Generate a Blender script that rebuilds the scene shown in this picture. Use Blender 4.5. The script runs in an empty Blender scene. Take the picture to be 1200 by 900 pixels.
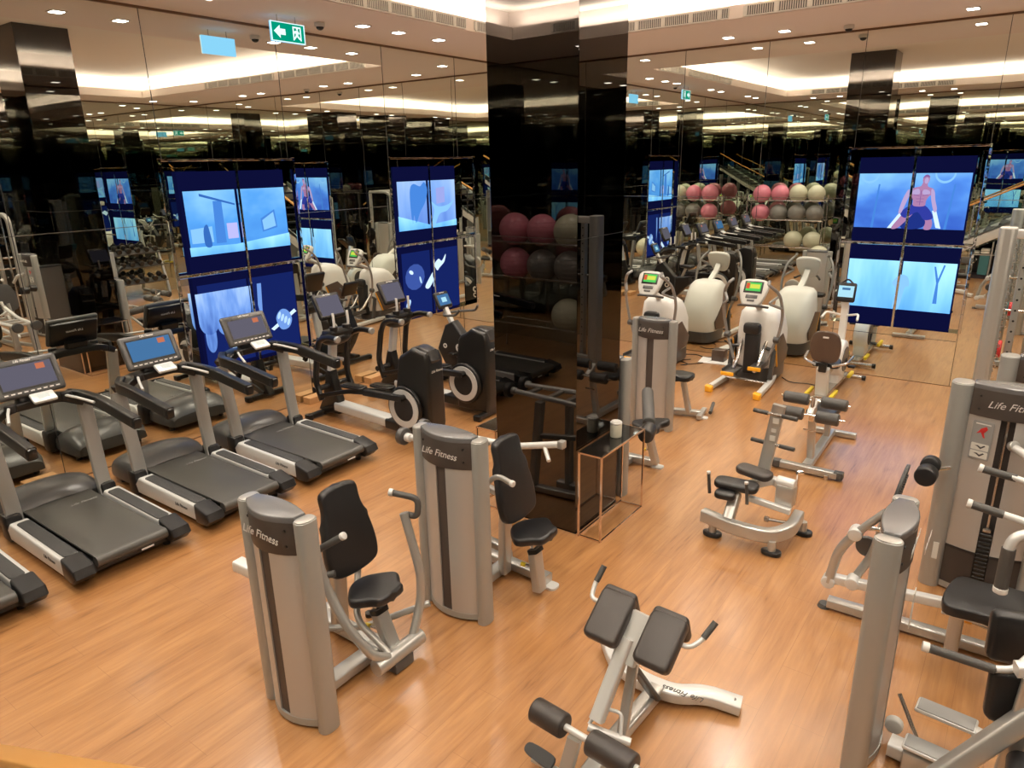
import bpy, bmesh, math, random
from mathutils import Vector, Matrix
random.seed(7)
PI = math.pi
C = bpy.context.scene.collection
V = Vector

# ------------------------------------------------------------------ materials
def mat(name, col, rough=.5, metal=0., bump=0., bscale=60., spec=.5, coat=0., emit=None, estr=0.):
    m = bpy.data.materials.new(name); m.use_nodes = True
    nt = m.node_tree; p = nt.nodes['Principled BSDF']
    p.inputs['Base Color'].default_value = (*col, 1); p.inputs['Roughness'].default_value = rough
    p.inputs['Metallic'].default_value = metal; p.inputs['Specular IOR Level'].default_value = spec
    p.inputs['Coat Weight'].default_value = coat
    if emit: p.inputs['Emission Color'].default_value = (*emit, 1); p.inputs['Emission Strength'].default_value = estr
    tc = nt.nodes.new('ShaderNodeTexCoord'); n = nt.nodes.new('ShaderNodeTexNoise')
    n.inputs['Scale'].default_value = bscale; n.inputs['Detail'].default_value = 3
    nt.links.new(tc.outputs['Object'], n.inputs['Vector'])
    if bump:
        b = nt.nodes.new('ShaderNodeBump'); b.inputs['Strength'].default_value = bump; b.inputs['Distance'].default_value = .01
        nt.links.new(n.outputs['Fac'], b.inputs['Height']); nt.links.new(b.outputs['Normal'], p.inputs['Normal'])
    if not emit:
        r = nt.nodes.new('ShaderNodeMapRange'); r.inputs['To Min'].default_value = max(0, rough - .012); r.inputs['To Max'].default_value = min(1, rough + .015)
        if rough > .06: nt.links.new(n.outputs['Fac'], r.inputs['Value']); nt.links.new(r.outputs['Result'], p.inputs['Roughness'])
    return m
M = {}
M['silver'] = mat('silver_paint', (.52, .515, .49), .29, .6, .02, 300)
M['silver_light'] = mat('light_silver_paint', (.72, .72, .70), .32, .25)
M['post'] = mat('post_grey', (.40, .405, .385), .34, .4)
M['shroud'] = mat('brushed_shroud', (.53, .52, .50), .34, .4)
M['cap'] = mat('cap_grey', (.17, .17, .175), .25, .3)
M['header'] = mat('header_brown', (.055, .045, .039), .42)
M['slot'] = mat('slot_brown', (.06, .048, .042), .5)
M['black'] = mat('black_plastic', (.009, .0085, .008), .30, 0, .05, 200)
M['dark'] = mat('dark_grey_plastic', (.018, .017, .017), .34, spec=.35)
M['grey'] = mat('mid_grey_plastic', (.075, .073, .071), .28, .15)
M['vinyl'] = mat('black_vinyl', (.010, .010, .011), .36, 0, .12, 350)
M['vinyl_brown'] = mat('grey_brown_vinyl', (.036, .030, .027), .40, 0, .12, 350)
M['grip'] = mat('rubber_grip', (.06, .058, .055), .5, 0, .3, 400)
M['chrome'] = mat('chrome', (.88, .87, .86), .06, 1)
M['steel'] = mat('brushed_steel', (.62, .60, .57), .22, .95)
M['white'] = mat('white_plastic', (.80, .79, .75), .32)
M['offwhite'] = mat('offwhite_plastic', (.62, .61, .57), .4)
M['belt'] = mat('running_belt', (.060, .058, .052), .36, 0, .1, 500)
M['deckgrey'] = mat('foot_rail_grey', (.040, .040, .040), .5, 0, .4, 600)
M['yellow'] = mat('yellow_plastic', (.80, .60, .03), .4)
M['orange'] = mat('orange_plastic', (.90, .42, .02), .4)
M['brown'] = mat('brown_plastic', (.085, .055, .040), .35)
M['lettering'] = mat('light_lettering', (.75, .73, .70), .4)
M['dark_lettering'] = mat('dark_lettering', (.05, .05, .05), .5)
M['placard'] = mat('placard_grey', (.30, .30, .29), .5)
M['placard_white'] = mat('placard_white', (.75, .74, .68), .5)
M['red'] = mat('red_paint', (.60, .03, .03), .4)
M['edge_brown'] = mat('shadow_gap_and_trim', (.20, .12, .07), .4, .6)  # baseboard brown, also the painted shade of the gap above the mirrors
M['gold'] = mat('rose_gold', (.88, .74, .66), .14, 1)
M['glass_top'] = mat('black_glass_top', (.006, .006, .006), .04, 0, spec=.9)
M['wood'] = mat('honey_wood', (.62, .30, .08), .3, 0, coat=.4)
M['woodblock'] = mat('oak_block', (.50, .27, .11), .45)
M['towel'] = mat('white_towel', (.80, .77, .68), .95, 0, .5, 400)
M['cabinet'] = mat('dark_cabinet', (.018, .014, .022), .35)
M['teal'] = mat('teal_panel', (.05, .17, .19), .3)
M['arm_grey'] = mat('arm_grey', (.27, .265, .255), .32, .3)
M['pink'] = mat('pink_ball', (.62, .20, .27), .24)
M['greyball'] = mat('silver_ball', (.20, .19, .175), .20)
M['creamball'] = mat('cream_ball', (.52, .51, .38), .24)
M['cream'] = mat('cream_ceramic', (.66, .64, .52), .5)
M['paper'] = mat('white_board', (.80, .79, .76), .5)
M['cable'] = mat('black_cable', (.015, .014, .013), .5)

def emis(name, col, s):
    m = bpy.data.materials.new(name); m.use_nodes = True; nt = m.node_tree
    nt.nodes.clear(); e = nt.nodes.new('ShaderNodeEmission'); o = nt.nodes.new('ShaderNodeOutputMaterial')
    e.inputs[0].default_value = (*col, 1); e.inputs[1].default_value = s
    nt.links.new(e.outputs[0], o.inputs[0]); return m
M['lamp'] = emis('lamp_glow', (1, .93, .82), 14)
M['cove_led'] = emis('cove_led', (1, .93, .80), 5)
M['lcd_yellow'] = emis('lcd_yellow', (.75, .80, .10), 1.0)
M['lcd_green'] = emis('lcd_green', (.10, .62, .12), 1.0)
M['lcd_red'] = emis('lcd_red', (.80, .12, .05), .9)
M['lcd_blue'] = emis('lcd_blue', (.07, .20, .42), .9)
M['lcd_cyan'] = emis('lcd_cyan', (.45, .80, .95), 1.0)
M['lcd_grey'] = emis('lcd_grey', (.16, .15, .20), .8)
M['lcd_orange'] = emis('lcd_orange', (.65, .20, .10), .9)
M['lcd_white'] = emis('lcd_white', (.9, .88, .75), 1.0)
M['exit_green'] = emis('exit_green', (.0, .33, .20), 1.0)
M['exit_white'] = emis('exit_white', (.75, 1., 1.), 1.2)
M['exit_back'] = emis('exit_back', (.26, .66, 1.), 1.2)
M['navy'] = emis('screen_navy', (.004, .005, .040), 1.)
M['navy_low'] = emis('screen_deep_blue', (.008, .018, .13), 1.)
M['pic_skin_dark'] = emis('picture_skin_shadow', (.26, .12, .36), 1.)

def screen_mat(name, c0, c1, c2, s=1.15, scale=1.2, vert=True):
    """moving-picture background: soft procedural blend of blues"""
    m = bpy.data.materials.new(name); m.use_nodes = True; nt = m.node_tree; nt.nodes.clear()
    o = nt.nodes.new('ShaderNodeOutputMaterial'); e = nt.nodes.new('ShaderNodeEmission'); e.inputs[1].default_value = s
    tc = nt.nodes.new('ShaderNodeTexCoord'); sp = nt.nodes.new('ShaderNodeSeparateXYZ'); nz = nt.nodes.new('ShaderNodeTexNoise')
    nz.inputs['Scale'].default_value = scale; nz.inputs['Detail'].default_value = 3
    mp = nt.nodes.new('ShaderNodeMapping'); mp.inputs['Scale'].default_value = (2.2, 2.2, .5) if vert else (1, 1, 1.6)
    ad = nt.nodes.new('ShaderNodeMath'); ad.operation = 'MULTIPLY_ADD'; ad.inputs[1].default_value = .75; 
    cr = nt.nodes.new('ShaderNodeValToRGB'); el = cr.color_ramp.elements
    el[0].position = .25; el[0].color = (*c0, 1); el[1].position = .85; el[1].color = (*c2, 1)
    x = el.new(.55); x.color = (*c1, 1)
    nt.links.new(tc.outputs['Generated'], sp.inputs[0]); nt.links.new(tc.outputs['Object'], mp.inputs[0]); nt.links.new(mp.outputs[0], nz.inputs['Vector'])
    nt.links.new(nz.outputs['Fac'], ad.inputs[0]); 
    sc = nt.nodes.new('ShaderNodeMath'); sc.operation = 'MULTIPLY'; sc.inputs[1].default_value = .35
    nt.links.new(sp.outputs['Z'], sc.inputs[0]); nt.links.new(sc.outputs[0], ad.inputs[2])
    nt.links.new(ad.outputs[0], cr.inputs[0]); nt.links.new(cr.outputs[0], e.inputs[0]); nt.links.new(e.outputs[0], o.inputs[0])
    return m
M['scr_man'] = screen_mat('screen_gym_blue', (.025, .07, .50), (.09, .28, .85), (.30, .68, 1.), 1.1, 1.5, False)
M['scr_low'] = screen_mat('screen_pale_blue', (.10, .36, .85), (.22, .58, 1.), (.40, .80, 1.), 1.3, 1.6, True)
M['scr_hall'] = screen_mat('screen_hall_blue', (.05, .22, .75), (.10, .38, .90), (.30, .66, 1.), 1.1, 1.6, False)
M['scr_horse'] = screen_mat('screen_violet_blue', (.10, .22, .72), (.22, .42, .90), (.42, .62, .95), 1.1, 1.4, True)
M['pic_skin'] = emis('picture_skin', (.46, .23, .44), 1.)
M['pic_skin_light'] = emis('picture_skin_light', (.52, .40, .70), 1.)
M['pic_dark'] = emis('picture_dark', (.015, .035, .25), 1.)
M['pic_shorts'] = emis('picture_shorts', (.035, .05, .38), 1.)
M['pic_mid'] = emis('picture_mid_blue', (.04, .16, .55), 1.)
M['pic_glow'] = emis('picture_glow', (.48, .72, 1.), 1.1)
M['pic_white'] = emis('picture_white', (.62, .80, 1.), 1.2)
M['pic_pink'] = emis('picture_pink', (.50, .50, .95), 1.1)
M['pic_haze'] = emis('picture_haze', (.27, .60, 1.), 1.05)
M['pic_haze2'] = emis('picture_dim_haze', (.07, .26, .78), 1.)
M['pic_lilac'] = emis('picture_lilac', (.36, .42, .88), 1.)
M['pic_fist'] = emis('picture_fist_blue', (.18, .36, .85), 1.)
M['fist_tex'] = screen_mat('picture_fist_skin', (.05, .12, .45), (.18, .36, .85), (.45, .66, 1.), 1.1, 5., True)
M['pic_fist_dark'] = emis('picture_fist_dark', (.05, .10, .40), 1.)

def mirror_mat(name, col, rough, wav, scale):
    m = bpy.data.materials.new(name); m.use_nodes = True; nt = m.node_tree; p = nt.nodes['Principled BSDF']
    p.inputs['Base Color'].default_value = (*col, 1); p.inputs['Metallic'].default_value = 1; p.inputs['Roughness'].default_value = rough
    tc = nt.nodes.new('ShaderNodeTexCoord'); n = nt.nodes.new('ShaderNodeTexNoise'); n.inputs['Scale'].default_value = scale; n.inputs['Detail'].default_value = 1
    b = nt.nodes.new('ShaderNodeBump'); b.inputs['Strength'].default_value = wav; b.inputs['Distance'].default_value = .01
    nt.links.new(tc.outputs['Object'], n.inputs['Vector']); nt.links.new(n.outputs['Fac'], b.inputs['Height']); nt.links.new(b.outputs['Normal'], p.inputs['Normal'])
    return m
M['mirror'] = mirror_mat('wall_mirror', (.84, .86, .80), .0, .05, 1.2)
M['mirror_far'] = mirror_mat('smoked_wall_mirror', (.58, .62, .54), .0, .06, 1.0)
M['black_mirror'] = mirror_mat('black_mirror_glass', (.080, .076, .074), .010, .04, 1.0)
M['chrome_wavy'] = mirror_mat('polished_trim', (.70, .72, .74), .04, .5, 6)

def floor_mat():
    m = bpy.data.materials.new('oak_plank_floor'); m.use_nodes = True; nt = m.node_tree; p = nt.nodes['Principled BSDF']
    L = nt.links.new
    tc = nt.nodes.new('ShaderNodeTexCoord')
    mp = nt.nodes.new('ShaderNodeMapping'); mp.inputs['Rotation'].default_value = (0, 0, PI / 2)
    br = nt.nodes.new('ShaderNodeTexBrick'); br.inputs['Scale'].default_value = 1; br.inputs['Brick Width'].default_value = 1.25; br.inputs['Row Height'].default_value = .18
    br.inputs['Mortar Size'].default_value = .0010; br.inputs['Bias'].default_value = 0
    br.inputs['Color1'].default_value = (.46, .46, .46, 1); br.inputs['Color2'].default_value = (.56, .56, .56, 1); br.inputs['Mortar'].default_value = (.15, .15, .15, 1)
    br.offset = .37
    L(tc.outputs['Object'], mp.inputs[0]); L(mp.outputs[0], br.inputs['Vector'])
    g = nt.nodes.new('ShaderNodeMapping'); g.inputs['Scale'].default_value = (22, 1.3, 1)
    n = nt.nodes.new('ShaderNodeTexNoise'); n.inputs['Scale'].default_value = 1.6; n.inputs['Detail'].default_value = 7; n.inputs['Roughness'].default_value = .62
    L(tc.outputs['Object'], g.inputs[0]); L(g.outputs[0], n.inputs['Vector'])
    g2 = nt.nodes.new('ShaderNodeMapping'); g2.inputs['Scale'].default_value = (7, .9, 1)
    n2 = nt.nodes.new('ShaderNodeTexNoise'); n2.inputs['Scale'].default_value = 1.1; n2.inputs['Detail'].default_value = 4; n2.inputs['Distortion'].default_value = 1.2
    L(tc.outputs['Object'], g2.inputs[0]); L(g2.outputs[0], n2.inputs['Vector'])
    a = nt.nodes.new('ShaderNodeMath'); a.operation = 'ADD'; L(n.outputs['Fac'], a.inputs[0]); L(n2.outputs['Fac'], a.inputs[1])
    a2 = nt.nodes.new('ShaderNodeMath'); a2.operation = 'MULTIPLY_ADD'; a2.inputs[1].default_value = .42; L(br.outputs['Color'], a2.inputs[0]); L(a.outputs[0], a2.inputs[2])
    cr = nt.nodes.new('ShaderNodeValToRGB'); el = cr.color_ramp.elements
    el[0].position = .80; el[0].color = (.150, .056, .017, 1); el[1].position = 1.55 if False else 1.0; el[1].color = (.475, .236, .086, 1)
    mr = nt.nodes.new('ShaderNodeMapRange'); mr.inputs['From Min'].default_value = .78; mr.inputs['From Max'].default_value = 1.52
    L(a2.outputs[0], mr.inputs['Value'])
    el[0].position = .0; k = el.new(.36); k.color = (.35, .157, .053, 1)
    L(mr.outputs[0], cr.inputs[0])
    mx = nt.nodes.new('ShaderNodeMix'); mx.data_type = 'RGBA'; L(br.outputs['Fac'], mx.inputs['Factor']); L(cr.outputs[0], mx.inputs['A']); mx.inputs['B'].default_value = (.25, .105, .036, 1)
    L(mx.outputs['Result'], p.inputs['Base Color'])
    p.inputs['Roughness'].default_value = .36; p.inputs['Coat Weight'].default_value = 1.0; p.inputs['Coat Roughness'].default_value = .19
    b = nt.nodes.new('ShaderNodeBump'); b.inputs['Strength'].default_value = .12; b.inputs['Distance'].default_value = .004
    L(a2.outputs[0], b.inputs['Height']); L(b.outputs['Normal'], p.inputs['Normal'])
    return m
M['floor'] = floor_mat()
M['ceiling'] = mat('ceiling_paint', (.86, .76, .69), .75, 0)
M['ceiling_white'] = mat('coffer_paint', (.88, .83, .75), .8, 0)
M['vent'] = mat('vent_white', (.70, .66, .60), .5)
M['vent_dark'] = mat('vent_dark', (.12, .11, .10), .6)

# ------------------------------------------------------------------ mesh builder
def frame_from(d, up=V((0, 0, 1))):
    d = d.normalized()
    if abs(d.dot(up)) > .98: up = V((0, 1, 0))
    x = d.cross(up).normalized(); y = x.cross(d).normalized()
    return x, y, d

class MB:
    def __init__(s): s.bm = bmesh.new()
    def merge(s, b, mi=0):
        off = len(s.bm.verts); vs = [s.bm.verts.new(v.co) for v in b.verts]
        b.verts.index_update()
        for f in b.faces:
            try: nf = s.bm.faces.new([vs[v.index] for v in f.verts]); nf.material_index = mi
            except ValueError: pass
        b.free(); return s
    def box(s, c, size, bev=0., R=None, mi=0, seg=2):
        b = bmesh.new(); bmesh.ops.create_cube(b, size=1)
        for v in b.verts: v.co = V((v.co.x * size[0], v.co.y * size[1], v.co.z * size[2]))
        if bev: bmesh.ops.bevel(b, geom=b.edges[:], offset=min(bev, min(size) * .49), segments=seg, affect='EDGES', profile=.5)
        T = Matrix.Translation(V(c)) @ (R.to_4x4() if R else Matrix())
        bmesh.ops.transform(b, matrix=T, verts=b.verts); return s.merge(b, mi)
    def cyl(s, p0, p1, r, seg=16, r2=None, bev=0., mi=0):
        p0, p1 = V(p0), V(p1); d = p1 - p0; x, y, z = frame_from(d)
        b = bmesh.new(); bmesh.ops.create_cone(b, cap_ends=True, segments=seg, radius1=r, radius2=r if r2 is None else r2, depth=d.length)
        if bev:
            es = [e for e in b.edges if abs(e.verts[0].co.z - e.verts[1].co.z) < 1e-6]
            bmesh.ops.bevel(b, geom=es, offset=bev, segments=3, affect='EDGES', profile=.5)
        R = Matrix((x, y, z)).transposed().to_4x4()
        bmesh.ops.transform(b, matrix=Matrix.Translation((p0 + p1) / 2) @ R, verts=b.verts); return s.merge(b, mi)
    def tube(s, pts, r, seg=12, fil=0., prof=None, mi=0, up=V((0, 0, 1))):
        """sweep a round (r) or a rounded-rectangle (prof=(w,h)) section along the points; fil rounds the corners"""
        P = [V(p) for p in pts]
        if fil and len(P) > 2:
            Q = [P[0]]
            for i in range(1, len(P) - 1):
                a, b_, c = P[i - 1], P[i], P[i + 1]
                f = min(fil, (a - b_).length * .45, (c - b_).length * .45)
                p0 = b_ + (a - b_).normalized() * f; p1 = b_ + (c - b_).normalized() * f
                for k in range(6):
                    t = k / 5; Q.append((1 - t) ** 2 * p0 + 2 * t * (1 - t) * b_ + t * t * p1)
            Q.append(P[-1]); P = Q
        if prof:
            w, h = prof[0] / 2, prof[1] / 2; cr = min(w, h) * .38; sec = []
            for cx, cy, a0 in ((w - cr, h - cr, 0), (-w + cr, h - cr, 90), (-w + cr, -h + cr, 180), (w - cr, -h + cr, 270)):
                for k in range(4):
                    a = math.radians(a0 + k * 30); sec.append((cx + cr * math.cos(a), cy + cr * math.sin(a)))
        else: sec = [(r * math.cos(2 * PI * k / seg), r * math.sin(2 * PI * k / seg)) for k in range(seg)]
        b = bmesh.new(); rings = []; x = None
        for i, p in enumerate(P):
            d = (P[min(i + 1, len(P) - 1)] - P[max(i - 1, 0)]).normalized()
            if x is None: x, y, _ = frame_from(d, up)
            else:
                x = (x - d * x.dot(d)).normalized(); y = x.cross(d).normalized()
                if prof and abs(d.dot(up)) < .95: x, y, _ = frame_from(d, up)
            rings.append([b.verts.new(p + x * u + y * v) for u, v in sec])
        n = len(sec)
        for a, c in zip(rings, rings[1:]):
            for k in range(n): b.faces.new((a[k], a[(k + 1) % n], c[(k + 1) % n], c[k]))
        b.faces.new(rings[0][::-1]); b.faces.new(rings[-1]); return s.merge(b, mi)
    def prism(s, poly, h, T=None, bev=0., seg=3, mi=0, both=True):
        """extrude a 2D outline (x,y) by h along z, then transform"""
        b = bmesh.new(); vs = [b.verts.new((x, y, 0)) for x, y in poly]; f = b.faces.new(vs)
        if f.normal.z > 0 or True:
            f.normal_update()
            if f.normal.z > 0: f.normal_flip()
        r = bmesh.ops.extrude_face_region(b, geom=[f]); top = [v for v in r['geom'] if isinstance(v, bmesh.types.BMVert)]
        for v in top: v.co.z = h
        if bev:
            es = [e for e in b.edges if abs(e.verts[0].co.z - e.verts[1].co.z) < 1e-6 and (both or e.verts[0].co.z > h / 2)]
            bmesh.ops.bevel(b, geom=es, offset=bev, segments=seg, affect='EDGES', profile=.5, clamp_overlap=True)
        if T: bmesh.ops.transform(b, matrix=T, verts=b.verts)
        return s.merge(b, mi)
    def sphere(s, c, r, sc=(1, 1, 1), seg=20, mi=0, R=None):
        b = bmesh.new(); bmesh.ops.create_uvsphere(b, u_segments=seg, v_segments=seg // 2 + 2, radius=r)
        bmesh.ops.transform(b, matrix=Matrix.Translation(V(c)) @ (R.to_4x4() if R else Matrix()) @ Matrix.Diagonal((*sc, 1)), verts=b.verts); return s.merge(b, mi)
    def torus(s, c, ax, R_, r, n=32, k=10, mi=0):
        x, y, z = frame_from(V(ax)); P = [V(c) + (x * math.cos(2 * PI * i / n) + y * math.sin(2 * PI * i / n)) * R_ for i in range(n)]
        b = bmesh.new(); rings = []
        for i in range(n):
            o = (P[i] - V(c)).normalized(); rings.append([b.verts.new(P[i] + (o * math.cos(2 * PI * j / k) + z * math.sin(2 * PI * j / k)) * r) for j in range(k)])
        for i in range(n):
            a, d = rings[i], rings[(i + 1) % n]
            for j in range(k): b.faces.new((a[j], a[(j + 1) % k], d[(j + 1) % k], d[j]))
        return s.merge(b, mi)
    def ring(s, c, ax, ro, ri, h, n=36, mi=0):
        """flat annulus plate"""
        x, y, z = frame_from(V(ax)); c = V(c); b = bmesh.new(); R4 = []
        for rr, hh in ((ro, -h / 2), (ro, h / 2), (ri, h / 2), (ri, -h / 2)):
            R4.append([b.verts.new(c + (x * math.cos(2 * PI * i / n) + y * math.sin(2 * PI * i / n)) * rr + z * hh) for i in range(n)])
        for q in range(4):
            A, B = R4[q], R4[(q + 1) % 4]
            for i in range(n): b.faces.new((A[i], A[(i + 1) % n], B[(i + 1) % n], B[i]))
        return s.merge(b, mi)
    def grid(s, rows, cap=False, mi=0, closed=True):
        """loft a list of equally long closed rings"""
        b = bmesh.new(); R_ = [[b.verts.new(p) for p in r] for r in rows]; n = len(R_[0])
        for A, B in zip(R_, R_[1:]):
            for i in range(n if closed else n - 1): b.faces.new((A[i], A[(i + 1) % n], B[(i + 1) % n], B[i]))
        if cap: b.faces.new(R_[0][::-1]); b.faces.new(R_[-1])
        return s.merge(b, mi)
    def xf(s, T): bmesh.ops.transform(s.bm, matrix=T, verts=s.bm.verts); return s
    def build(s, name, m, parent=None, world=True, ang=32):
        me = bpy.data.meshes.new(name)
        bmesh.ops.recalc_face_normals(s.bm, faces=s.bm.faces[:])
        s.bm.to_mesh(me); s.bm.free()
        for x in (m if isinstance(m, (list, tuple)) else [m]): me.materials.append(M[x] if isinstance(x, str) else x)
        for p in me.polygons: p.use_smooth = True
        me.set_sharp_from_angle(angle=math.radians(ang))
        o = bpy.data.objects.new(name, me); C.objects.link(o)
        if parent is not None:
            o.parent = parent
            if world:
                r = parent
                while r.parent: r = r.parent
                me.transform((Matrix.Translation(r.location) @ r.rotation_euler.to_matrix().to_4x4()).inverted())
        return o

def tag(o, label, cat, group=None):
    o['label'] = label; o['category'] = cat
    if group: o['group'] = group
    return o
def thing(name, label, cat, loc=(0, 0, 0), rz=0., group=None):
    o = bpy.data.objects.new(name, None); C.objects.link(o); o.empty_display_size = .1
    o.location = loc; o.rotation_euler = (0, 0, rz); return tag(o, label, cat, group)
def struct(o): o['kind'] = 'structure'; return o
def dup(root, loc, rz=None, label=None, group=None):
    def cp(o, par):
        c = o.copy(); C.objects.link(c)
        if par: c.parent = par
        for ch in kids.get(o.name, []): cp(ch, c)
        return c
    kids = {}
    for o in bpy.data.objects:
        if o.parent: kids.setdefault(o.parent.name, []).append(o)
    r = cp(root, None); r.location = loc
    if rz is not None: r.rotation_euler = (0, 0, rz)
    if label: r['label'] = label
    if group: r['group'] = group
    return r
def text_obj(name, txt, size, T, m, parent, shear=0., ext=.001, world=True, bold=False, sx=1.):
    cu = bpy.data.curves.new(name, 'FONT'); cu.body = txt; cu.size = size; cu.shear = shear; cu.extrude = ext; cu.align_x = 'CENTER'; cu.align_y = 'CENTER'; cu.resolution_u = 3
    if bold: cu.offset = size * .02
    t = bpy.data.objects.new(name, cu); C.objects.link(t)
    me = bpy.data.meshes.new_from_object(t); bpy.data.objects.remove(t); bpy.data.curves.remove(cu)
    me.transform(T @ Matrix.Diagonal((sx, 1, 1, 1)))
    me.materials.clear(); me.materials.append(M[m]); o = bpy.data.objects.new(name, me); C.objects.link(o)
    if parent is not None:
        o.parent = parent
        if world:
            r = parent
            while r.parent: r = r.parent
            me.transform((Matrix.Translation(r.location) @ r.rotation_euler.to_matrix().to_4x4()).inverted())
    return o
def fr(o, x, y, z=None):
    """4x4 whose local x, y axes point along x, y and origin at o"""
    x = V(x).normalized(); y = V(y); z = x.cross(y).normalized(); y = z.cross(x)
    T = Matrix((x, y, z)).transposed().to_4x4(); T.translation = V(o); return T
def rrect(w, h, r, n=5):
    out = []
    for cx, cy, a0 in ((w / 2 - r, h / 2 - r, 0), (-w / 2 + r, h / 2 - r, 90), (-w / 2 + r, -h / 2 + r, 180), (w / 2 - r, -h / 2 + r, 270)):
        for k in range(n + 1): a = math.radians(a0 + 90 * k / n); out.append((cx + r * math.cos(a), cy + r * math.sin(a)))
    return out
def smooth_poly(pts, n=4):
    """closed Catmull-Rom through the points"""
    out = []; N = len(pts)
    for i in range(N):
        p0, p1, p2, p3 = [V(pts[(i + k) % N] + (0,)) for k in (-1, 0, 1, 2)]
        for k in range(n):
            t = k / n; q = .5 * ((2 * p1) + (-p0 + p2) * t + (2 * p0 - 5 * p1 + 4 * p2 - p3) * t * t + (-p0 + 3 * p1 - 3 * p2 + p3) * t ** 3)
            out.append((q.x, q.y))
    return out
# ------------------------------------------------------------------ room shell
W, L, H, HC = 10.75, 12.1, 4.64, 5.03     # mirror walls at x=0, x=W, y=0, y=-L
def quad(m, a, b, c, d):
    vs = [m.bm.verts.new(V(p)) for p in (a, b, c, d)]; m.bm.faces.new(vs)
def wall_mesh(to3, u0, u1, z1, holes, depth, m):
    """a wall sheet with recessed openings; to3(u, d, z) maps to world, d = depth behind the face"""
    us = sorted({u0, u1, *[h[0] for h in holes], *[h[1] for h in holes]}); zs = sorted({0, z1, *[h[2] for h in holes], *[h[3] for h in holes]})
    for i in range(len(us) - 1):
        for j in range(len(zs) - 1):
            uc, zc = (us[i] + us[i + 1]) / 2, (zs[j] + zs[j + 1]) / 2
            if any(h[0] < uc < h[1] and h[2] < zc < h[3] for h in holes): continue
            quad(m, to3(us[i], 0, zs[j]), to3(us[i + 1], 0, zs[j]), to3(us[i + 1], 0, zs[j + 1]), to3(us[i], 0, zs[j + 1]))
    for a, b, c, d in holes:
        quad(m, to3(a, depth, c), to3(b, depth, c), to3(b, depth, d), to3(a, depth, d))
        for p, q in (((a, c), (b, c)), ((b, c), (b, d)), ((b, d), (a, d)), ((a, d), (a, c))):
            quad(m, to3(p[0], 0, p[1]), to3(q[0], 0, q[1]), to3(q[0], depth, q[1]), to3(p[0], depth, p[1]))
tA = lambda u, d, z: (-d, -u, z)
tB = lambda u, d, z: (u, d, z)
DEP = .13
HA = [(5.12, 6.81, .745, 3.14), (1.54, 3.41, .745, 3.14)]; HB = [(5.46, 7.05, .745, 3.14)]
m = MB(); wall_mesh(tA, 0, L, H, HA, DEP, m); struct(m.build('wall_left', 'mirror'))
m = MB(); wall_mesh(tB, 0, W, H, HB, DEP, m); struct(m.build('wall_back', 'mirror'))
m = MB(); quad(m, (W, 0, 0), (W, -L, 0), (W, -L, H), (W, 0, H)); struct(m.build('wall_right', 'mirror_far'))
m = MB(); quad(m, (0, -L, 0), (W, -L, 0), (W, -L, H), (0, -L, H)); struct(m.build('wall_front', 'mirror_far'))
m = MB(); quad(m, (0, 0, 0), (W, 0, 0), (W, -L, 0), (0, -L, 0)); struct(m.build('floor', 'floor'))
# ceiling: soffit band, raised coffer with a light cove
cx0, cx1, cy0, cy1 = 1.55, 9.35, -1.88, -10.25; cv = .22
m = MB()
for a, b, c, d in ((0, W, 0, cy0), (0, W, cy1, -L), (0, cx0, cy0, cy1), (cx1, W, cy0, cy1)): quad(m, (a, c, H), (b, c, H), (b, d, H), (a, d, H))
LZ = H + .15
ring0 = [(cx0, cy0), (cx1, cy0), (cx1, cy1), (cx0, cy1)]; ring1 = [(cx0 - cv, cy0 + cv), (cx1 + cv, cy0 + cv), (cx1 + cv, cy1 - cv), (cx0 - cv, cy1 - cv)]
for i in range(4):
    a, b = ring0[i], ring0[(i + 1) % 4]; c, d = ring1[i], ring1[(i + 1) % 4]
    quad(m, (*a, H), (*b, H), (*b, LZ), (*a, LZ)); quad(m, (*a, LZ), (*b, LZ), (*d, LZ), (*c, LZ)); quad(m, (*c, LZ), (*d, LZ), (*d, HC), (*c, HC))
ce = struct(m.build('ceiling', 'ceiling'))
m = MB(); quad(m, (*ring1[0], HC), (*ring1[1], HC), (*ring1[2], HC), (*ring1[3], HC)); o = struct(m.build('ceiling_coffer', 'ceiling_white'))
# bronze strips paint in the shadow gap at the mirror tops; others mark seams
m = MB(); m.box((.008, -L / 2, H - .012), (.016, L, .024)); struct(m.build('trim_1', 'edge_brown'))
m = MB(); m.box((W / 2, -.008, H - .012), (W, .016, .024)); struct(m.build('trim_2', 'edge_brown'))
m = MB(); m.box((W - .008, -L / 2, H - .012), (.016, L, .024)); struct(m.build('trim_3', 'edge_brown'))
m = MB(); m.box((W / 2, -L + .008, H - .012), (W, .016, .024)); struct(m.build('trim_4', 'edge_brown'))
n = 5
for u in (1.90, 3.445, 5.176, 6.80, 8.35, 10.0, 11.6):
    m = MB(); 
    inh = any(a - .03 < u < b + .03 for a, b, _, _ in HA)
    if inh: m.box((.001, -u, (3.14 + H) / 2), (.004, .006, H - 3.14)); m.box((.001, -u, .372), (.004, .006, .745))
    else: m.box((.001, -u, H / 2), (.004, .006, H))
    struct(m.build('trim_%d' % n, 'dark')); n += 1
for u in (1.7, 2.98, 4.228, 5.49, 7.058, 8.6, 9.9):
    m = MB(); 
    inh = any(a - .03 < u < b + .03 for a, b, _, _ in HB)
    if inh: m.box((u, -.001, (3.14 + H) / 2), (.006, .004, H - 3.14)); m.box((u, -.001, .372), (.006, .004, .745))
    else: m.box((u, -.001, H / 2), (.006, .004, H))
    struct(m.build('trim_%d' % n, 'dark')); n += 1
m = MB()
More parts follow.
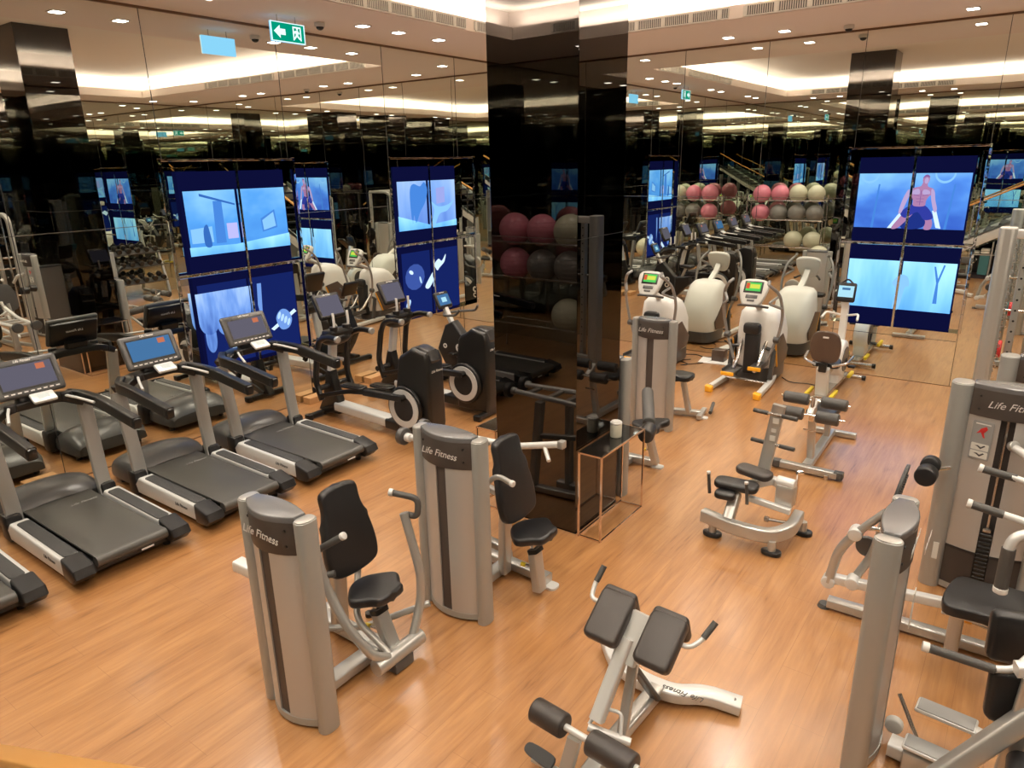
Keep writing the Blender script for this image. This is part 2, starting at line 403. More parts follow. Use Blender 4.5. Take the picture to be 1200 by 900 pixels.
for a, b in ((0, 1.54), (3.41, 5.12), (6.81, L)): m.box((.001, -(a + b) / 2, 2.49), (.004, b - a, .006))
struct(m.build('trim_%d' % n, 'steel')); n += 1
m = MB()
for a, b in ((0, 5.46), (7.05, W)): m.box(((a + b) / 2, -.001, 2.49), (b - a, .004, .006))
struct(m.build('trim_%d' % n, 'steel')); n += 1
m = MB(); m.box((6.255, -.001, .63), (1.59, .004, .006)); struct(m.build('trim_%d' % n, 'dark')); n += 1
m = MB(); m.box((W / 2, -.004, .004), (W, .008, .008)); m.box((.004, -L / 2, .004), (.008, L, .008)); struct(m.build('baseboard_back', 'edge_brown'))

# pillars clad in black mirror glass
def pillar(x0, x1, y0, y1, z1, label, seams=(1.25, 2.49, 3.75)):
    t = thing('pillar', label, 'pillar', ((x0 + x1) / 2, (y0 + y1) / 2, 0)); t['kind'] = 'structure'
    m = MB(); m.box(((x0 + x1) / 2, (y0 + y1) / 2, z1 / 2 + .01), (x1 - x0, y1 - y0, z1 - .02), bev=.004, seg=1); m.build('glass_cladding', 'black_mirror', t)
    m = MB()
    for z in seams: m.box(((x0 + x1) / 2, (y0 + y1) / 2, z), (x1 - x0 + .003, y1 - y0 + .003, .004))
    m.build('joint', 'dark', t)
    m = MB(); m.box(((x0 + x1) / 2, (y0 + y1) / 2, .008), (x1 - x0 + .01, y1 - y0 + .01, .016)); m.build('base_trim', 'chrome', t)
    return t
pillar(4.10, 4.92, -6.37, -5.64, HC, 'black mirror clad pillar in the middle of the gym, beside the rose gold side table', (2.49,))
pillar(10.05, 10.74, -5.2, -4.4, H, 'black glass pillar against the right wall, nearest the back corner')
pillar(10.05, 10.74, -7.4, -6.6, H, 'black glass pillar against the right wall, middle of three')
pillar(10.05, 10.74, -9.6, -8.8, H, 'black glass pillar against the right wall, nearest the stairs')
pillar(3.3, 4.0, -12.09, -11.5, H, 'black glass pillar against the wall beside the foot of the stairs')

# ceiling fittings ------------------------------------------------------------
def downlight(x, y, lab, grp):
    t = thing('downlight', lab, 'ceiling light', (x, y, H), 0, grp)
    m = MB(); m.box((x, y, H - .004), (.15, .15, .008), bev=.002); m.build('frame', 'vent', t)
    m = MB(); m.box((x, y, H - .010), (.115, .115, .006)); m.build('diffuser', 'lamp', t)
GA = 'square downlights in the soffit along the left mirror wall'; GB = 'square downlights in the soffit along the back mirror wall'
GC = 'square downlights in the soffit by the right wall'; GD = 'square downlights in the soffit by the stair wall'
lamps = []
for y in (-1.2, -3.2, -3.95, -4.55, -6.55, -7.2, -9.2, -9.85): lamps.append((.85, y)); downlight(.85, y, 'small square recessed downlight in the beige ceiling band beside the left mirror wall', GA)
for x in (2.0, 3.85, 4.6, 6.7, 7.4, 9.4): lamps.append((x, -.62)); downlight(x, -.62, 'small square recessed downlight in the beige ceiling band before the back mirror wall', GB)
for y in (-1.3, -3.3, -4.0, -6.0, -6.7, -8.8, -9.5): lamps.append((10.0, y)); downlight(10.0, y, 'small square recessed downlight in the ceiling band beside the right wall', GC)
for x in (2.0, 2.7, 4.7, 5.4, 7.4, 8.1): lamps.append((x, -11.3)); downlight(x, -11.3, 'small square recessed downlight in the ceiling band over the stairs', GD)
def dome(x, y, lab):
    t = thing('ceiling_camera', lab, 'camera', (x, y, H))
    m = MB(); m.cyl((x, y, H - .045), (x, y, H), .062, 20, bev=.008); m.build('housing', 'vent', t)
    m = MB(); m.sphere((x, y, H - .045), .045, (1, 1, .8), 16); m.build('lens_dome', 'black', t)
dome(.62, -5.0, 'small dome security camera on the ceiling beside the green exit sign')
dome(5.35, -.45, 'small dome security camera on the ceiling over the right video wall')
def vent(p0, p1, lab, grp):
    """linear slot grille on the vertical edge of the coffer"""
    p0, p1 = V(p0), V(p1); d = (p1 - p0).normalized(); nrm = V((d.y, -d.x, 0)); c = (p0 + p1) / 2; ln = (p1 - p0).length
    t = thing('air_vent', lab, 'air vent', (c.x, c.y, H), 0, grp); R = Matrix((d, -nrm, V((0, 0, 1)))).transposed()
    zc = H + .072
    m = MB(); m.box((c.x, c.y, zc), (ln, .006, .115), R=R); m.build('backing', 'vent_dark', t)
    m = MB(); m.box(c + V((0, 0, .125)), (ln, .02, .012), R=R); m.box(c + V((0, 0, .014)), (ln, .02, .012), R=R)
    k = int(ln / .026)
    for i in range(k + 1): m.box(p0 + d * (i * ln / k) + V((0, 0, .072)), (.008, .02, .095), R=R)
    for i in range(0, k + 1, 14): m.box(p0 + d * (i * ln / k) + V((0, 0, .072)), (.04, .021, .1), R=R)
    m.build('grille', 'vent', t)
for a, b in ((2.0, 4.3), (4.5, 6.8)): vent((a, cy0 - .012, H), (b, cy0 - .012, H), 'slotted air vent on the coffer edge before the back mirror, ' + ('left run' if a < 3 else 'right run'), 'slotted vents on the back coffer edge')
for a, b in ((-5.9, -3.5), (-3.3, -2.1)): vent((cx0 + .012, a, H), (cx0 + .012, b, H), 'slotted air vent on the coffer edge beside the left mirror, ' + ('long run' if a < -5 else 'short run'), 'slotted vents on the left coffer edge')
vent((2.2, cy1 + .012, H), (5.5, cy1 + .012, H), 'long slotted air vent on the coffer edge over the stairs', None)
# exit sign
t = thing('exit_sign', 'green and white running man exit sign hanging under the ceiling by the left mirror', 'exit sign', (.66, -5.5, 4.5))
ex, ez = .66, 4.47; ey0, ey1 = -5.72, -5.28
m = MB(); m.box((ex, -5.5, ez), (.03, .44, .20), bev=.004); m.build('sign_box', 'exit_back', t)
m = MB(); m.box((ex + .017, -5.5, ez), (.004, .42, .18)); m.build('sign_face', 'exit_green', t)
m = MB(); m.box((ex + .017, -5.5, ez + .095), (.006, .44, .008)); m.box((ex + .017, -5.5, ez - .095), (.006, .44, .008)); m.box((ex + .017, ey0, ez), (.006, .008, .2)); m.box((ex + .017, ey1, ez), (.006, .008, .2)); m.build('sign_border', 'exit_white', t)
Ts = fr((ex + .020, -5.5, ez), (0, 1, 0), (0, 0, 1))
m = MB(); m.prism([(-.19, 0), (-.11, .065), (-.11, .030), (-.04, .030), (-.04, -.030), (-.11, -.030), (-.11, -.065)], .002, Ts); m.build('arrow', 'exit_white', t)
m = MB(); m.prism([(.06, .07), (.06, -.07), (.075, -.07), (.075, .055), (.155, .055), (.155, -.07), (.17, -.07), (.17, .07)], .002, Ts)
m.prism([(.10, .03), (.125, .035), (.15, .005), (.135, -.005), (.125, .01), (.13, -.02), (.16, -.05), (.145, -.06), (.11, -.03), (.08, -.06), (.065, -.055), (.095, -.02), (.10, .0), (.085, .005), (.075, -.01), (.065, 0), (.08, .025)], .002, Ts)
m.cyl(Ts @ V((.12, .048, 0)), Ts @ V((.12, .048, .002)), .012, 12); m.build('running_man', 'exit_white', t)
m = MB(); m.cyl((ex, -5.62, ez + .1), (ex, -5.62, H), .006, 8); m.cyl((ex, -5.38, ez + .1), (ex, -5.38, H), .006, 8); m.build('hanger', 'steel', t)

# ------------------------------------------------------------------ video walls
def video_wall(to3, u0, u1, hole, label, upmat, lowmat, pic, ubar=None):
    """to3(u,d,z): u runs left to right seen from the room"""
    a, b, c, d = hole; uc = (u0 + u1) / 2
    t = thing('video_wall', label, 'video wall', to3((a + b) / 2, 0, c))
    def slab(nm, ua, ub, za, zb, dd, th, mt, par=None, bev=0.):
        P, Q = V(to3(ua, dd, za)), V(to3(ub, dd + th, zb)); m = MB()
        m.box((P + Q) / 2, (abs(P.x - Q.x), abs(P.y - Q.y), abs(P.z - Q.z)), bev=bev, seg=1); return m.build(nm, mt, par or t)
    zb, zt, zm = .755, 3.03, 1.893
    for (ua, ub) in ((u0, uc - .012), (uc + .012, u1)):
        for (za, zz) in ((zb, zm - .01), (zm + .01, zt)):
            s = slab('screen', ua, ub, za, zz, .06, .055, 'navy')
            up = za > 1.5; p0, p1 = (2.10, 2.82) if up else (.99, 1.66); mt = upmat if up else lowmat
            slab('picture', ua + .012, ub - .012, p0 if mt else za + .02, p1 if mt else zz - .12, .0575, .002, mt or 'navy_low', s)
    # polished frame: four sides and the crossing bars, proud of the screens
    slab('frame_side', a - .035, a, c, d + .03, -.012, .03, 'chrome_wavy', bev=.004); slab('frame_side', b, b + .035, c, d + .03, -.012, .03, 'chrome_wavy', bev=.004)
    slab('frame_top', a - .035, b + .035, d, d + .022, -.012, .03, 'chrome_wavy', bev=.004)
    slab('mullion', uc - .016, uc + .016, c, d, -.008, .03, 'chrome_wavy', bev=.004)
    slab('cross_bar', a, b, zm - .018, zm + .018, -.004, .03, 'chrome_wavy', bev=.004)
    def shape(nm, poly, mt, k=0):
        T = fr(to3(0, .0560 - .0006 * k, 0), V(to3(1, 0, 0)) - V(to3(0, 0, 0)), (0, 0, 1)); m = MB(); m.prism(poly, .0004, T); return m.build(nm, mt, t)
    pic(shape, u0, u1); return t
def blob(x, z, rx, rz_, n=14, rot=0.): return [(x + rx * math.cos(2 * PI * i / n) * math.cos(rot) - rz_ * math.sin(2 * PI * i / n) * math.sin(rot), z + rx * math.cos(2 * PI * i / n) * math.sin(rot) + rz_ * math.sin(2 * PI * i / n) * math.cos(rot)) for i in range(n)]
def pic_man(S, u0, u1):
    c = (u0 + u1) / 2 + .10; z = 2.10
    def ph(pts, n=4): return smooth_poly([(c + x, z + y) for x, y in pts], n)
    for x0 in (-.63, .265):
        T = [(c + x0, z + .60)]; S('picture_ring', [(c + x0 + .12 * math.cos(a), z + .72 + .13 * math.sin(a)) for a in [PI + PI * i / 14 for i in range(15)]] + [(c + x0 + .10 * math.cos(a), z + .72 + .10 * math.sin(a)) for a in [2 * PI - PI * i / 14 for i in range(15)]], 'pic_haze', 1)
    S('picture_stand', [(c - .55, z), (c - .52, z), (c - .49, z + .58), (c - .51, z + .58)], 'pic_haze2', 1); S('picture_stand', [(c + .33, z), (c + .36, z), (c + .40, z + .58), (c + .38, z + .58)], 'pic_haze2', 1)
    S('picture_rope', [(c - .34, z), (c - .28, z), (c - .17, z + .20), (c - .21, z + .21)], 'pic_white', 2); S('picture_rope', [(c + .30, z + .01), (c + .24, z + .02), (c + .17, z + .24), (c + .22, z + .24)], 'pic_white', 2)
    S('picture_shadow', ph([(-.18, .14), (-.12, .26), (.0, .28), (.16, .20), (.08, .02), (-.16, .0)]), 'pic_dark', 2)
    S('picture_leg', ph([(-.13, .24), (-.04, .22), (-.14, .08), (-.22, 0), (-.29, .0), (-.22, .12)]), 'pic_skin', 3); S('picture_leg', ph([(.03, .22), (.12, .20), (.19, .10), (.18, 0), (.10, .0), (.11, .10)]), 'pic_skin', 3)
    S('picture_shorts', ph([(-.11, .30), (.0, .325), (.09, .30), (.17, .21), (.19, .14), (.09, .12), (.0, .22), (-.13, .14), (-.20, .20)]), 'pic_shorts', 4)
    S('picture_torso', ph([(-.13, .50), (-.07, .535), (.0, .555), (.02, .60), (.07, .60), (.085, .55), (.15, .52), (.17, .46), (.115, .43), (.085, .37), (.07, .30), (-.055, .30), (-.07, .37), (-.10, .43), (-.15, .45)]), 'pic_skin', 5)
    for q in ([(-.07, .45), (.0, .435), (.0, .428), (-.07, .442)], [(.03, .435), (.10, .45), (.10, .442), (.03, .428)], [(.010, .50), (.018, .50), (.018, .31), (.010, .31)], [(-.035, .395), (.06, .395), (.06, .389), (-.035, .389)], [(-.03, .355), (.055, .355), (.055, .349), (-.03, .349)]): S('picture_muscle', [(c + x, z + y) for x, y in q], 'pic_skin_dark', 7)
    S('picture_chest', ph([(-.08, .50), (-.02, .52), (.0, .46), (-.05, .445), (-.09, .46)]), 'pic_skin_light', 6); S('picture_chest', ph([(.04, .51), (.10, .50), (.12, .46), (.07, .445), (.03, .46)]), 'pic_skin_light', 6)
    S('picture_arm', ph([(-.14, .51), (-.10, .48), (-.13, .40), (-.165, .28), (-.195, .20), (-.225, .21), (-.205, .34), (-.175, .44)]), 'pic_skin_light', 6); S('picture_arm', ph([(.13, .52), (.17, .48), (.19, .38), (.225, .26), (.20, .22), (.165, .30), (.135, .42)]), 'pic_skin_light', 6)
    S('picture_head', ph([(.03, .585), (.012, .63), (.025, .68), (.06, .695), (.088, .67), (.09, .62), (.065, .58)]), 'pic_skin', 7); S('picture_face', blob(c + .058, z + .625, .024, .040), 'pic_skin_light', 8); S('picture_hair', ph([(.012, .655), (.03, .69), (.06, .702), (.09, .68), (.085, .665), (.05, .675)]), 'pic_skin_dark', 9)
    z2 = .99; S('picture_tree', [(c + .34, z2 + .12), (c + .39, z2 + .12), (c + .375, z2 + .40), (c + .43, z2 + .64), (c + .41, z2 + .65), (c + .365, z2 + .46), (c + .32, z2 + .62), (c + .30, z2 + .62), (c + .35, z2 + .40)], 'pic_haze2', 2)
    S('picture_ghost', smooth_poly([(c - .14, z2 + .02), (c - .06, z2 + .02), (c - .02, z2 + .30), (c + .03, z2 + .34), (c + .0, z2 + .46), (c - .1, z2 + .48), (c - .18, z2 + .36), (c - .13, z2 + .28)]), 'pic_haze', 2)
def pic_hall(S, u0, u1):
    c = u0; z = 2.10
    S('picture_column', [(c + .34, z + .12), (c + .47, z + .12), (c + .47, z + .60), (c + .36, z + .60)], 'pic_haze2', 1)
    S('picture_window', [(c + .04, z + .14), (c + .31, z + .14), (c + .31, z + .32), (c + .04, z + .30)], 'pic_haze', 1); S('picture_window', [(c + .5, z + .16), (c + .64, z + .16), (c + .64, z + .34), (c + .5, z + .34)], 'pic_pink', 1)
    S('picture_figure', smooth_poly([(c + .2, z + .10), (c + .28, z + .10), (c + .27, z + .26), (c + .25, z + .34), (c + .21, z + .32), (c + .19, z + .24)]), 'pic_mid', 3)
    S('picture_floor', [(c, z), (u1, z), (u1, z + .16), (c + .6, z + .09), (c, z + .10)], 'scr_low', 2)
    S('picture_board', [(c + .98, z + .20), (c + 1.20, z + .24), (c + 1.18, z + .46), (c + .97, z + .36)], 'pic_haze2', 1); S('picture_board', [(c + 1.0, z + .22), (c + 1.18, z + .26), (c + 1.16, z + .43), (c + .99, z + .34)], 'pic_haze', 2)
    S('picture_beam', [(c + .2, z + .66), (c + .64, z + .54), (c + .64, z + .56), (c + .2, z + .69)], 'pic_mid', 2)
    z = .80                                   # lower pair: big knuckles on navy, a small hand to the right
    top = z + .87
    for x, w_, dp in ((.10, .13, .34), (.35, .16, .40), (.58, .10, .26), (.10, .07, .56)): S('picture_knuckle', [(c + x - w_, top)] + [(c + x + w_ * .98 * math.cos(a), top - dp + .16 * math.sin(a)) for a in [PI + PI * i / 12 for i in range(13)]] + [(c + x + w_, top)], 'fist_tex', 2 if w_ > .08 else 1)
    S('picture_forearm', [(c + .80, z + .88), (c + .86, z + .88), (c + .84, z + .60), (c + .82, z + .30), (c + .78, z + .62)], 'pic_fist', 2)
    S('picture_handle', [(c + .22, z + .05), (c + .27, z), (c + .55, z + .20), (c + .50, z + .27)], 'pic_white', 2)
    S('picture_fist', smooth_poly([(c + 1.02, z + .40), (c + 1.10, z + .50), (c + 1.20, z + .48), (c + 1.26, z + .36), (c + 1.20, z + .25), (c + 1.08, z + .25)]), 'pic_fist', 2)
    for k in range(4): S('picture_finger', blob(c + 1.07 + .045 * k, z + .43 - .035 * k, .022, .05, rot=-.4), 'pic_glow', 3)
    S('picture_bar', [(c + .93, z + .28), (c + .97, z + .25), (c + 1.34, z + .44), (c + 1.31, z + .48)], 'pic_white', 1)
def pic_horse(S, u0, u1):
    c = u0; z = 2.10
    S('picture_figure', smooth_poly([(c + .28, z + .60), (c + .36, z + .68), (c + .50, z + .64), (c + .60, z + .70), (c + .66, z + .58), (c + .60, z + .40), (c + .48, z + .26), (c + .38, z + .10), (c + .34, z + .22), (c + .30, z + .08), (c + .27, z + .36)]), 'pic_haze2', 1)
    S('picture_panel', [(c + .86, z + .36), (c + 1.06, z + .38), (c + 1.06, z + .62), (c + .86, z + .60)], 'pic_lilac', 1)
    S('picture_limb', smooth_poly([(c + .74, z + .40), (c + .90, z + .32), (c + 1.14, z + .34), (c + 1.30, z + .42), (c + 1.12, z + .25), (c + .92, z + .20), (c + .80, z + .02), (c + .72, z + .04), (c + .80, z + .26)]), 'pic_haze', 2)
    S('picture_ground', [(c, z), (u1, z), (u1, z + .10), (c + .7, z + .05), (c, z + .22)], 'scr_low', 1)
    z = .80
    S('picture_hand', smooth_poly([(c + .74, z + .72), (c + .84, z + .80), (c + .92, z + .76), (c + 1.02, z + .86), (c + .98, z + .74), (c + .86, z + .66), (c + .80, z + .62)]), 'pic_white', 2)
    S('picture_wrist', smooth_poly([(c + .50, z + .40), (c + .62, z + .54), (c + .72, z + .62), (c + .70, z + .48), (c + .58, z + .36)]), 'pic_white', 2)
    S('picture_spark', blob(c + .20, z + .66, .05, .03, rot=-.5), 'pic_white', 2); S('picture_spark', blob(c + .40, z + .52, .02, .06, rot=.3), 'pic_glow', 2); S('picture_spark', blob(c + .10, z + .18, .04, .08, rot=-.6), 'pic_glow', 2)
    S('picture_ball', blob(c + .28, z + .58, .22, .20, rot=.3), 'pic_fist_dark', 1)
lA = lambda u, d, z: (-d, u, z)      # along the left wall, u = world y, rising to the right in the picture
video_wall(lA, -6.60, -5.235, (-6.81, -5.12, .745, 3.14), 'large video wall on the left mirror, showing a sunlit hall over giant knuckles', 'scr_hall', None, pic_hall)
video_wall(lA, -3.26, -1.93, (-3.41, -1.54, .745, 3.14), 'video wall on the left mirror nearest the corner, its lower screens navy with a pale hand', 'scr_horse', None, pic_horse)
video_wall(lambda u, d, z: (u, d, z), 5.58, 6.93, (5.46, 7.05, .745, 3.14), 'video wall on the back mirror showing a shirtless man swinging battle ropes', 'scr_man', 'scr_low', pic_man)
# ------------------------------------------------------------------ treadmills
def tilt_y(a): return Matrix.Rotation(a, 3, 'Y')
LOGO = 'Life Fitness'
def make_treadmill():
    t = thing('treadmill', '', 'treadmill')
    m = MB(); m.box((-.02, 0, .105), (1.80, .76, .10), bev=.02)
    for x in (-.8, .8):
        for y in (-.33, .33): m.cyl((x, y, 0), (x, y, .07), .03, 12)
    m.build('base_frame', 'black', t)
    m = MB(); m.box((.22, 0, .205), (1.42, .56, .022), bev=.008); m.cyl((.925, -.28, .172), (.925, .28, .172), .044, 24); m.build('running_belt', 'belt', t)
    for s in (-1, 1):
        m = MB(); m.prism([(-.24, .07), (.78, .07), (.82, .215), (-.20, .232), (-.27, .16)], .15, fr((0, s * .385 + .075, 0), (1, 0, 0), (0, 0, 1)), bev=.02); r = m.build('side_rail', 'silver_light', t)
        m = MB(); m.prism(rrect(.90, .105, .03), .012, fr((.30, s * .372, .2205), (1, 0, -.012), (0, 1, 0)), bev=.004); m.build('foot_grip', 'deckgrey', r)
        m = MB(); m.prism([(.77, .055), (.93, .06), (.995, .12), (.965, .185), (.77, .232)], .165, fr((0, s * .385 + .0825, 0), (1, 0, 0), (0, 0, 1)), bev=.02); m.build('end_cap', 'dark', t)
        m = MB(); m.tube([(-.30, s * .375, .15), (-.34, s * .375, .45), (-.42, s * .39, 1.04)], 0, prof=(.055, .12), fil=.1, up=V((0, 1, 0))); m.build('upright', 'silver', t)
        m = MB(); m.box((-.335, s * .395, .15), (.17, .135, .25), bev=.035); m.build('upright_boot', 'dark', t)
        m = MB(); m.tube([(-.50, s * .30, 1.12), (-.40, s * .385, 1.10), (-.1, s * .40, 1.10), (.52, s * .40, 1.02)], 0, prof=(.075, .105), fil=.12); m.box((.50, s * .40, 1.022), (.09, .078, .10), bev=.03, R=tilt_y(.13)); m.build('handrail', 'black', t)
        m = MB(); m.tube([(-.36, s * .21, 1.17), (-.22, s * .27, 1.15), (-.05, s * .33, 1.12)], .012, 8); m.build('trim_bar', 'silver_light', t)
    m = MB()
    rows = []
    for x, z, w in ((-.97, .08, .30), (-.95, .20, .37), (-.86, .285, .40), (-.70, .33, .41), (-.56, .325, .41), (-.46, .28, .40), (-.40, .225, .39)):
        rows.append([V((x, w * math.cos(a) if abs(math.cos(a)) < .99 else w * math.cos(a), .08 + max(0, z - .08) * math.sin(a) ** .35 if 0 < math.sin(a) else .08)) for a in [PI * k / 16 for k in range(17)]])
    m.grid(rows, cap=True); m.build('motor_hood', 'grey', t)
    m = MB(); m.tube([(-.42, -.38, 1.06), (-.46, -.22, 1.14), (-.46, .22, 1.14), (-.42, .38, 1.06)], 0, prof=(.17, .07), fil=.12); m.build('crossbar', 'black', t)
    m = MB(); m.box((-.30, .04, 1.205), (.12, .19, .035), bev=.015, R=tilt_y(.5)); a = m.build('activity_panel', 'silver_light', t)
    m = MB(); m.box(V((-.30, .04, 1.205)) + tilt_y(.5) @ V((0, 0, .0185)), (.05, .09, .003), R=tilt_y(.5)); m.build('small_display', 'lcd_white', a)
    for y in (-.20, .24):
        m = MB(); m.cyl((-.36, y, 1.12), (-.36, y, 1.19), .045, 20, bev=.008); m.build('cup_holder', 'dark', t)
    R = tilt_y(-.42); o = V((-.46, 0, 1.37))       # console leans back, faces the runner
    m = MB(); m.tube([(-.46, 0, 1.12), (-.50, 0, 1.25)], 0, prof=(.22, .09)); m.build('neck', 'black', t)
    m = MB(); m.box(o, (.055, .54, .335), bev=.026, R=R, seg=3); c = m.build('console', 'grey', t)
    m = MB(); m.box(o + R @ V((-.035, 0, -.01)), (.05, .50, .29), bev=.03, R=R); m.build('console_back', 'black', c)
    m = MB(); m.box(o + R @ V((.0285, 0, .005)), (.003, .45, .235), R=R, bev=.001, seg=1); m.build('bezel', 'black', c)
    m = MB(); m.box(o + R @ V((.0305, 0, .008)), (.002, .42, .20), R=R); m.build('touch_screen', 'lcd_grey', c)
    m = MB(); m.box(o + R @ V((.032, .12, .07)), (.001, .07, .05), R=R); m.build('screen_tile', 'lcd_orange', c)
    m = MB()
    for k in range(9): m.box(o + R @ V((.0295, -.2 + .05 * k, -.130)), (.003, .03, .010), R=R)
    m.build('key', 'lettering', c)
    text_obj('maker_name', LOGO, .030, fr(o + R @ V((.0285, 0, .142)), (0, 1, 0), R @ V((0, 0, 1))), 'lettering', c, shear=.3, bold=True)
    text_obj('maker_name', LOGO, .040, fr(o + R @ V((-.0615, 0, .03)), (0, -1, 0), R @ V((0, 0, 1))), 'lettering', c, shear=.3)
    text_obj('side_name', LOGO, .045, fr((.55, -.4625, .16), (1, 0, 0), (0, 0, 1)), 'dark_lettering', t, shear=.3)
    text_obj('belt_name', LOGO, .050, fr((-.16, .12, .2175), (0, 1, 0), (-1, 0, 0)), 'placard', t, shear=.3)
    m = MB(); m.box((.968, .10, .13), (.006, .10, .012)); m.build('rear_badge', 'lettering', t)
    return t
tm = make_treadmill()
XT = 1.30
ys = (-6.60, -7.68, -8.77, -9.88)
labs = ('dark treadmill farthest along the row, nearest the black cross trainers', 'dark treadmill second from the far end, its screen lit blue', 'dark treadmill in the left foreground, third from the far end', 'dark treadmill at the left edge, only its rear corner in the frame')
tms = [tm]
tm.location = (XT, ys[0], 0); tm['label'] = labs[0]; tm['group'] = 'treadmills facing the left mirror wall'
for y, l in zip(ys[1:], labs[1:]): tms.append(dup(tm, (XT, y, 0), label=l))
# second treadmill from the far end shows a lit home screen
for o in bpy.data.objects:
    if o.parent and o.parent.parent == tms[1] and o.name.startswith('touch_screen'):
        o.data = o.data.copy(); o.data.materials[0] = M['lcd_blue']; o['label'] = 'screen lit with a blue menu'

# ------------------------------------------------------------------ black cross trainers
def make_trainer():
    t = thing('cross_trainer', '', 'cross trainer')      # local: console at -x, drive housing at +x
    m = MB(); m.tube([(-.86, -.30, .045), (-.86, .30, .045)], 0, prof=(.075, .06)); m.box((-.86, -.30, .04), (.11, .07, .08), bev=.02); m.box((-.86, .30, .04), (.11, .07, .08), bev=.02); m.build('front_foot', 'black', t)
    m = MB(); m.tube([(1.0, -.27, .045), (1.0, .27, .045)], 0, prof=(.075, .06)); m.box((1.0, -.27, .04), (.11, .07, .08), bev=.02); m.box((1.0, .27, .04), (.11, .07, .08), bev=.02); m.build('rear_foot', 'black', t)
    m = MB(); m.tube([(-.62, 0, .16), (.32, 0, .13)], 0, prof=(.17, .11)); m.build('spine_cover', 'silver_light', t)
    m = MB(); m.tube([(.30, 0, .125), (1.05, 0, .12)], 0, prof=(.20, .12)); m.build('base_beam', 'black', t); m = MB(); m.tube([(-.88, 0, .06), (-.62, 0, .14)], 0, prof=(.16, .09)); m.build('front_beam', 'black', t)
    m = MB(); m.prism([(.56, .06), (1.04, .06), (1.08, .25), (1.07, 1.00), (1.03, 1.09), (.82, 1.13), (.72, 1.06), (.64, 1.02), (.60, .96), (.57, .60), (.54, .25)], .27, fr((0, .135, 0), (1, 0, 0), (0, 0, 1)), bev=.045, seg=4); m.build('drive_housing', 'black', t)
    m = MB(); m.prism([(.76, .98), (.80, 1.12), (.90, 1.145), (1.03, 1.11), (1.085, 1.0), (1.04, .92), (.80, .90)], .17, fr((0, .085, 0), (1, 0, 0), (0, 0, 1)), bev=.03, seg=3); m.build('housing_cap', 'dark', t)
    text_obj('maker_name', LOGO, .040, fr((1.085, .0, .88), (0, 1, 0), (0, 0, 1)), 'lettering', t, shear=.3)
    for s in (-1, 1):
        m = MB(); m.cyl((.72, s * .13, .42), (.72, s * .185, .42), .26, 36, bev=.02); w = m.build('wheel_cover', 'black', t)
        m = MB(); m.ring((.72, s * .190, .42), (0, 1, 0), .225, .150, .010); m.build('wheel_ring', 'silver_light', w)
        m = MB(); m.cyl((.72, s * .186, .42), (.72, s * .192, .42), .148, 32); m.build('wheel_hub', 'dark', w)
        dz = .06 * s
        m = MB(); m.tube([(.74, s * .24, .50 - dz), (.14, s * .24, .47 - dz)], 0, prof=(.06, .075)); m.cyl((.74, s * .19, .50 - dz), (.74, s * .275, .50 - dz), .035, 16); m.build('pedal_link', 'black', t)
        m = MB(); m.tube([(.16, s * .24, .47 - dz), (-.15, s * .24, .43 - dz), (-.62, s * .26, .33 - dz * .5)], 0, prof=(.05, .05), fil=.1); m.build('swing_link', 'black', t)
        m = MB(); m.prism(rrect(.37, .15, .05), .03, fr((-.05, s * .23, .49 - dz), (1, 0, .03), (0, 1, 0)), bev=.01); m.prism(rrect(.31, .10, .04), .012, fr((-.05, s * .23, .516 - dz), (1, 0, .03), (0, 1, 0))); m.build('pedal', 'black', t)
        m = MB(); m.tube([(-.62, s * .26, .30), (-.72, s * .25, .52), (-.64, s * .24, .95)], 0, prof=(.055, .065), fil=.12); m.tube([(-.64, s * .24, .93), (-.58, s * .245, 1.06), (-.40, s * .26, 1.13), (-.22, s * .27, 1.12)], .036, 12, fil=.1); m.build('moving_arm', 'black', t)
        m = MB(); m.cyl((-.235, s * .27, 1.12), (-.195, s * .27, 1.118), .040, 18, bev=.006); m.build('arm_tip', 'silver', t)
        m = MB(); m.tube([(-.56, s * .09, 1.14), (-.46, s * .11, 1.16), (-.44, s * .11, 1.24), (-.45, s * .11, 1.38)], .016, 10, fil=.05); m.build('fixed_grip', 'lettering', t)
        m = MB(); m.cyl((-.72, s * .02, .42), (-.72, s * .29, .42), .035, 16); m.build('arm_pivot', 'dark', t)
    m = MB(); m.prism([(-.98, .05), (-.60, .05), (-.56, .24), (-.64, .50), (-.66, .62), (-.76, .62), (-.82, .40), (-.88, .22)], .12, fr((0, .06, 0), (1, 0, 0), (0, 0, 1)), bev=.03); m.build('front_shroud', 'black', t)
    m = MB(); m.tube([(-.72, 0, .50), (-.64, 0, .95), (-.60, 0, 1.12)], 0, prof=(.075, .10), fil=.1, up=V((0, 1, 0))); m.build('mast', 'silver_light', t)
    m = MB(); m.sphere((-.57, 0, 1.06), .16, (.95, 1.35, .62), 24); m.box((-.52, 0, 1.13), (.20, .36, .08), bev=.035); m.build('mast_hub', 'black', t)
    for s in (-1, 1):
        m = MB(); m.cyl((-.47, s * .10, 1.13), (-.47, s * .10, 1.21), .045, 20, r2=.052); m.build('cup_holder', 'dark', t)
    R = tilt_y(-.45); o = V((-.64, 0, 1.43))
    m = MB(); m.box(o, (.06, .40, .32), bev=.03, R=R, seg=3); c = m.build('console', 'black', t)
    m = MB(); m.box(o + R @ V((.031, 0, .0)), (.003, .33, .235), R=R, bev=.001, seg=1); m.build('touch_screen', 'lcd_grey', c)
    text_obj('maker_name', LOGO, .026, fr(o + R @ V((.031, 0, .138)), (0, 1, 0), R @ V((0, 0, 1))), 'lettering', c, shear=.3, bold=True)
    return t
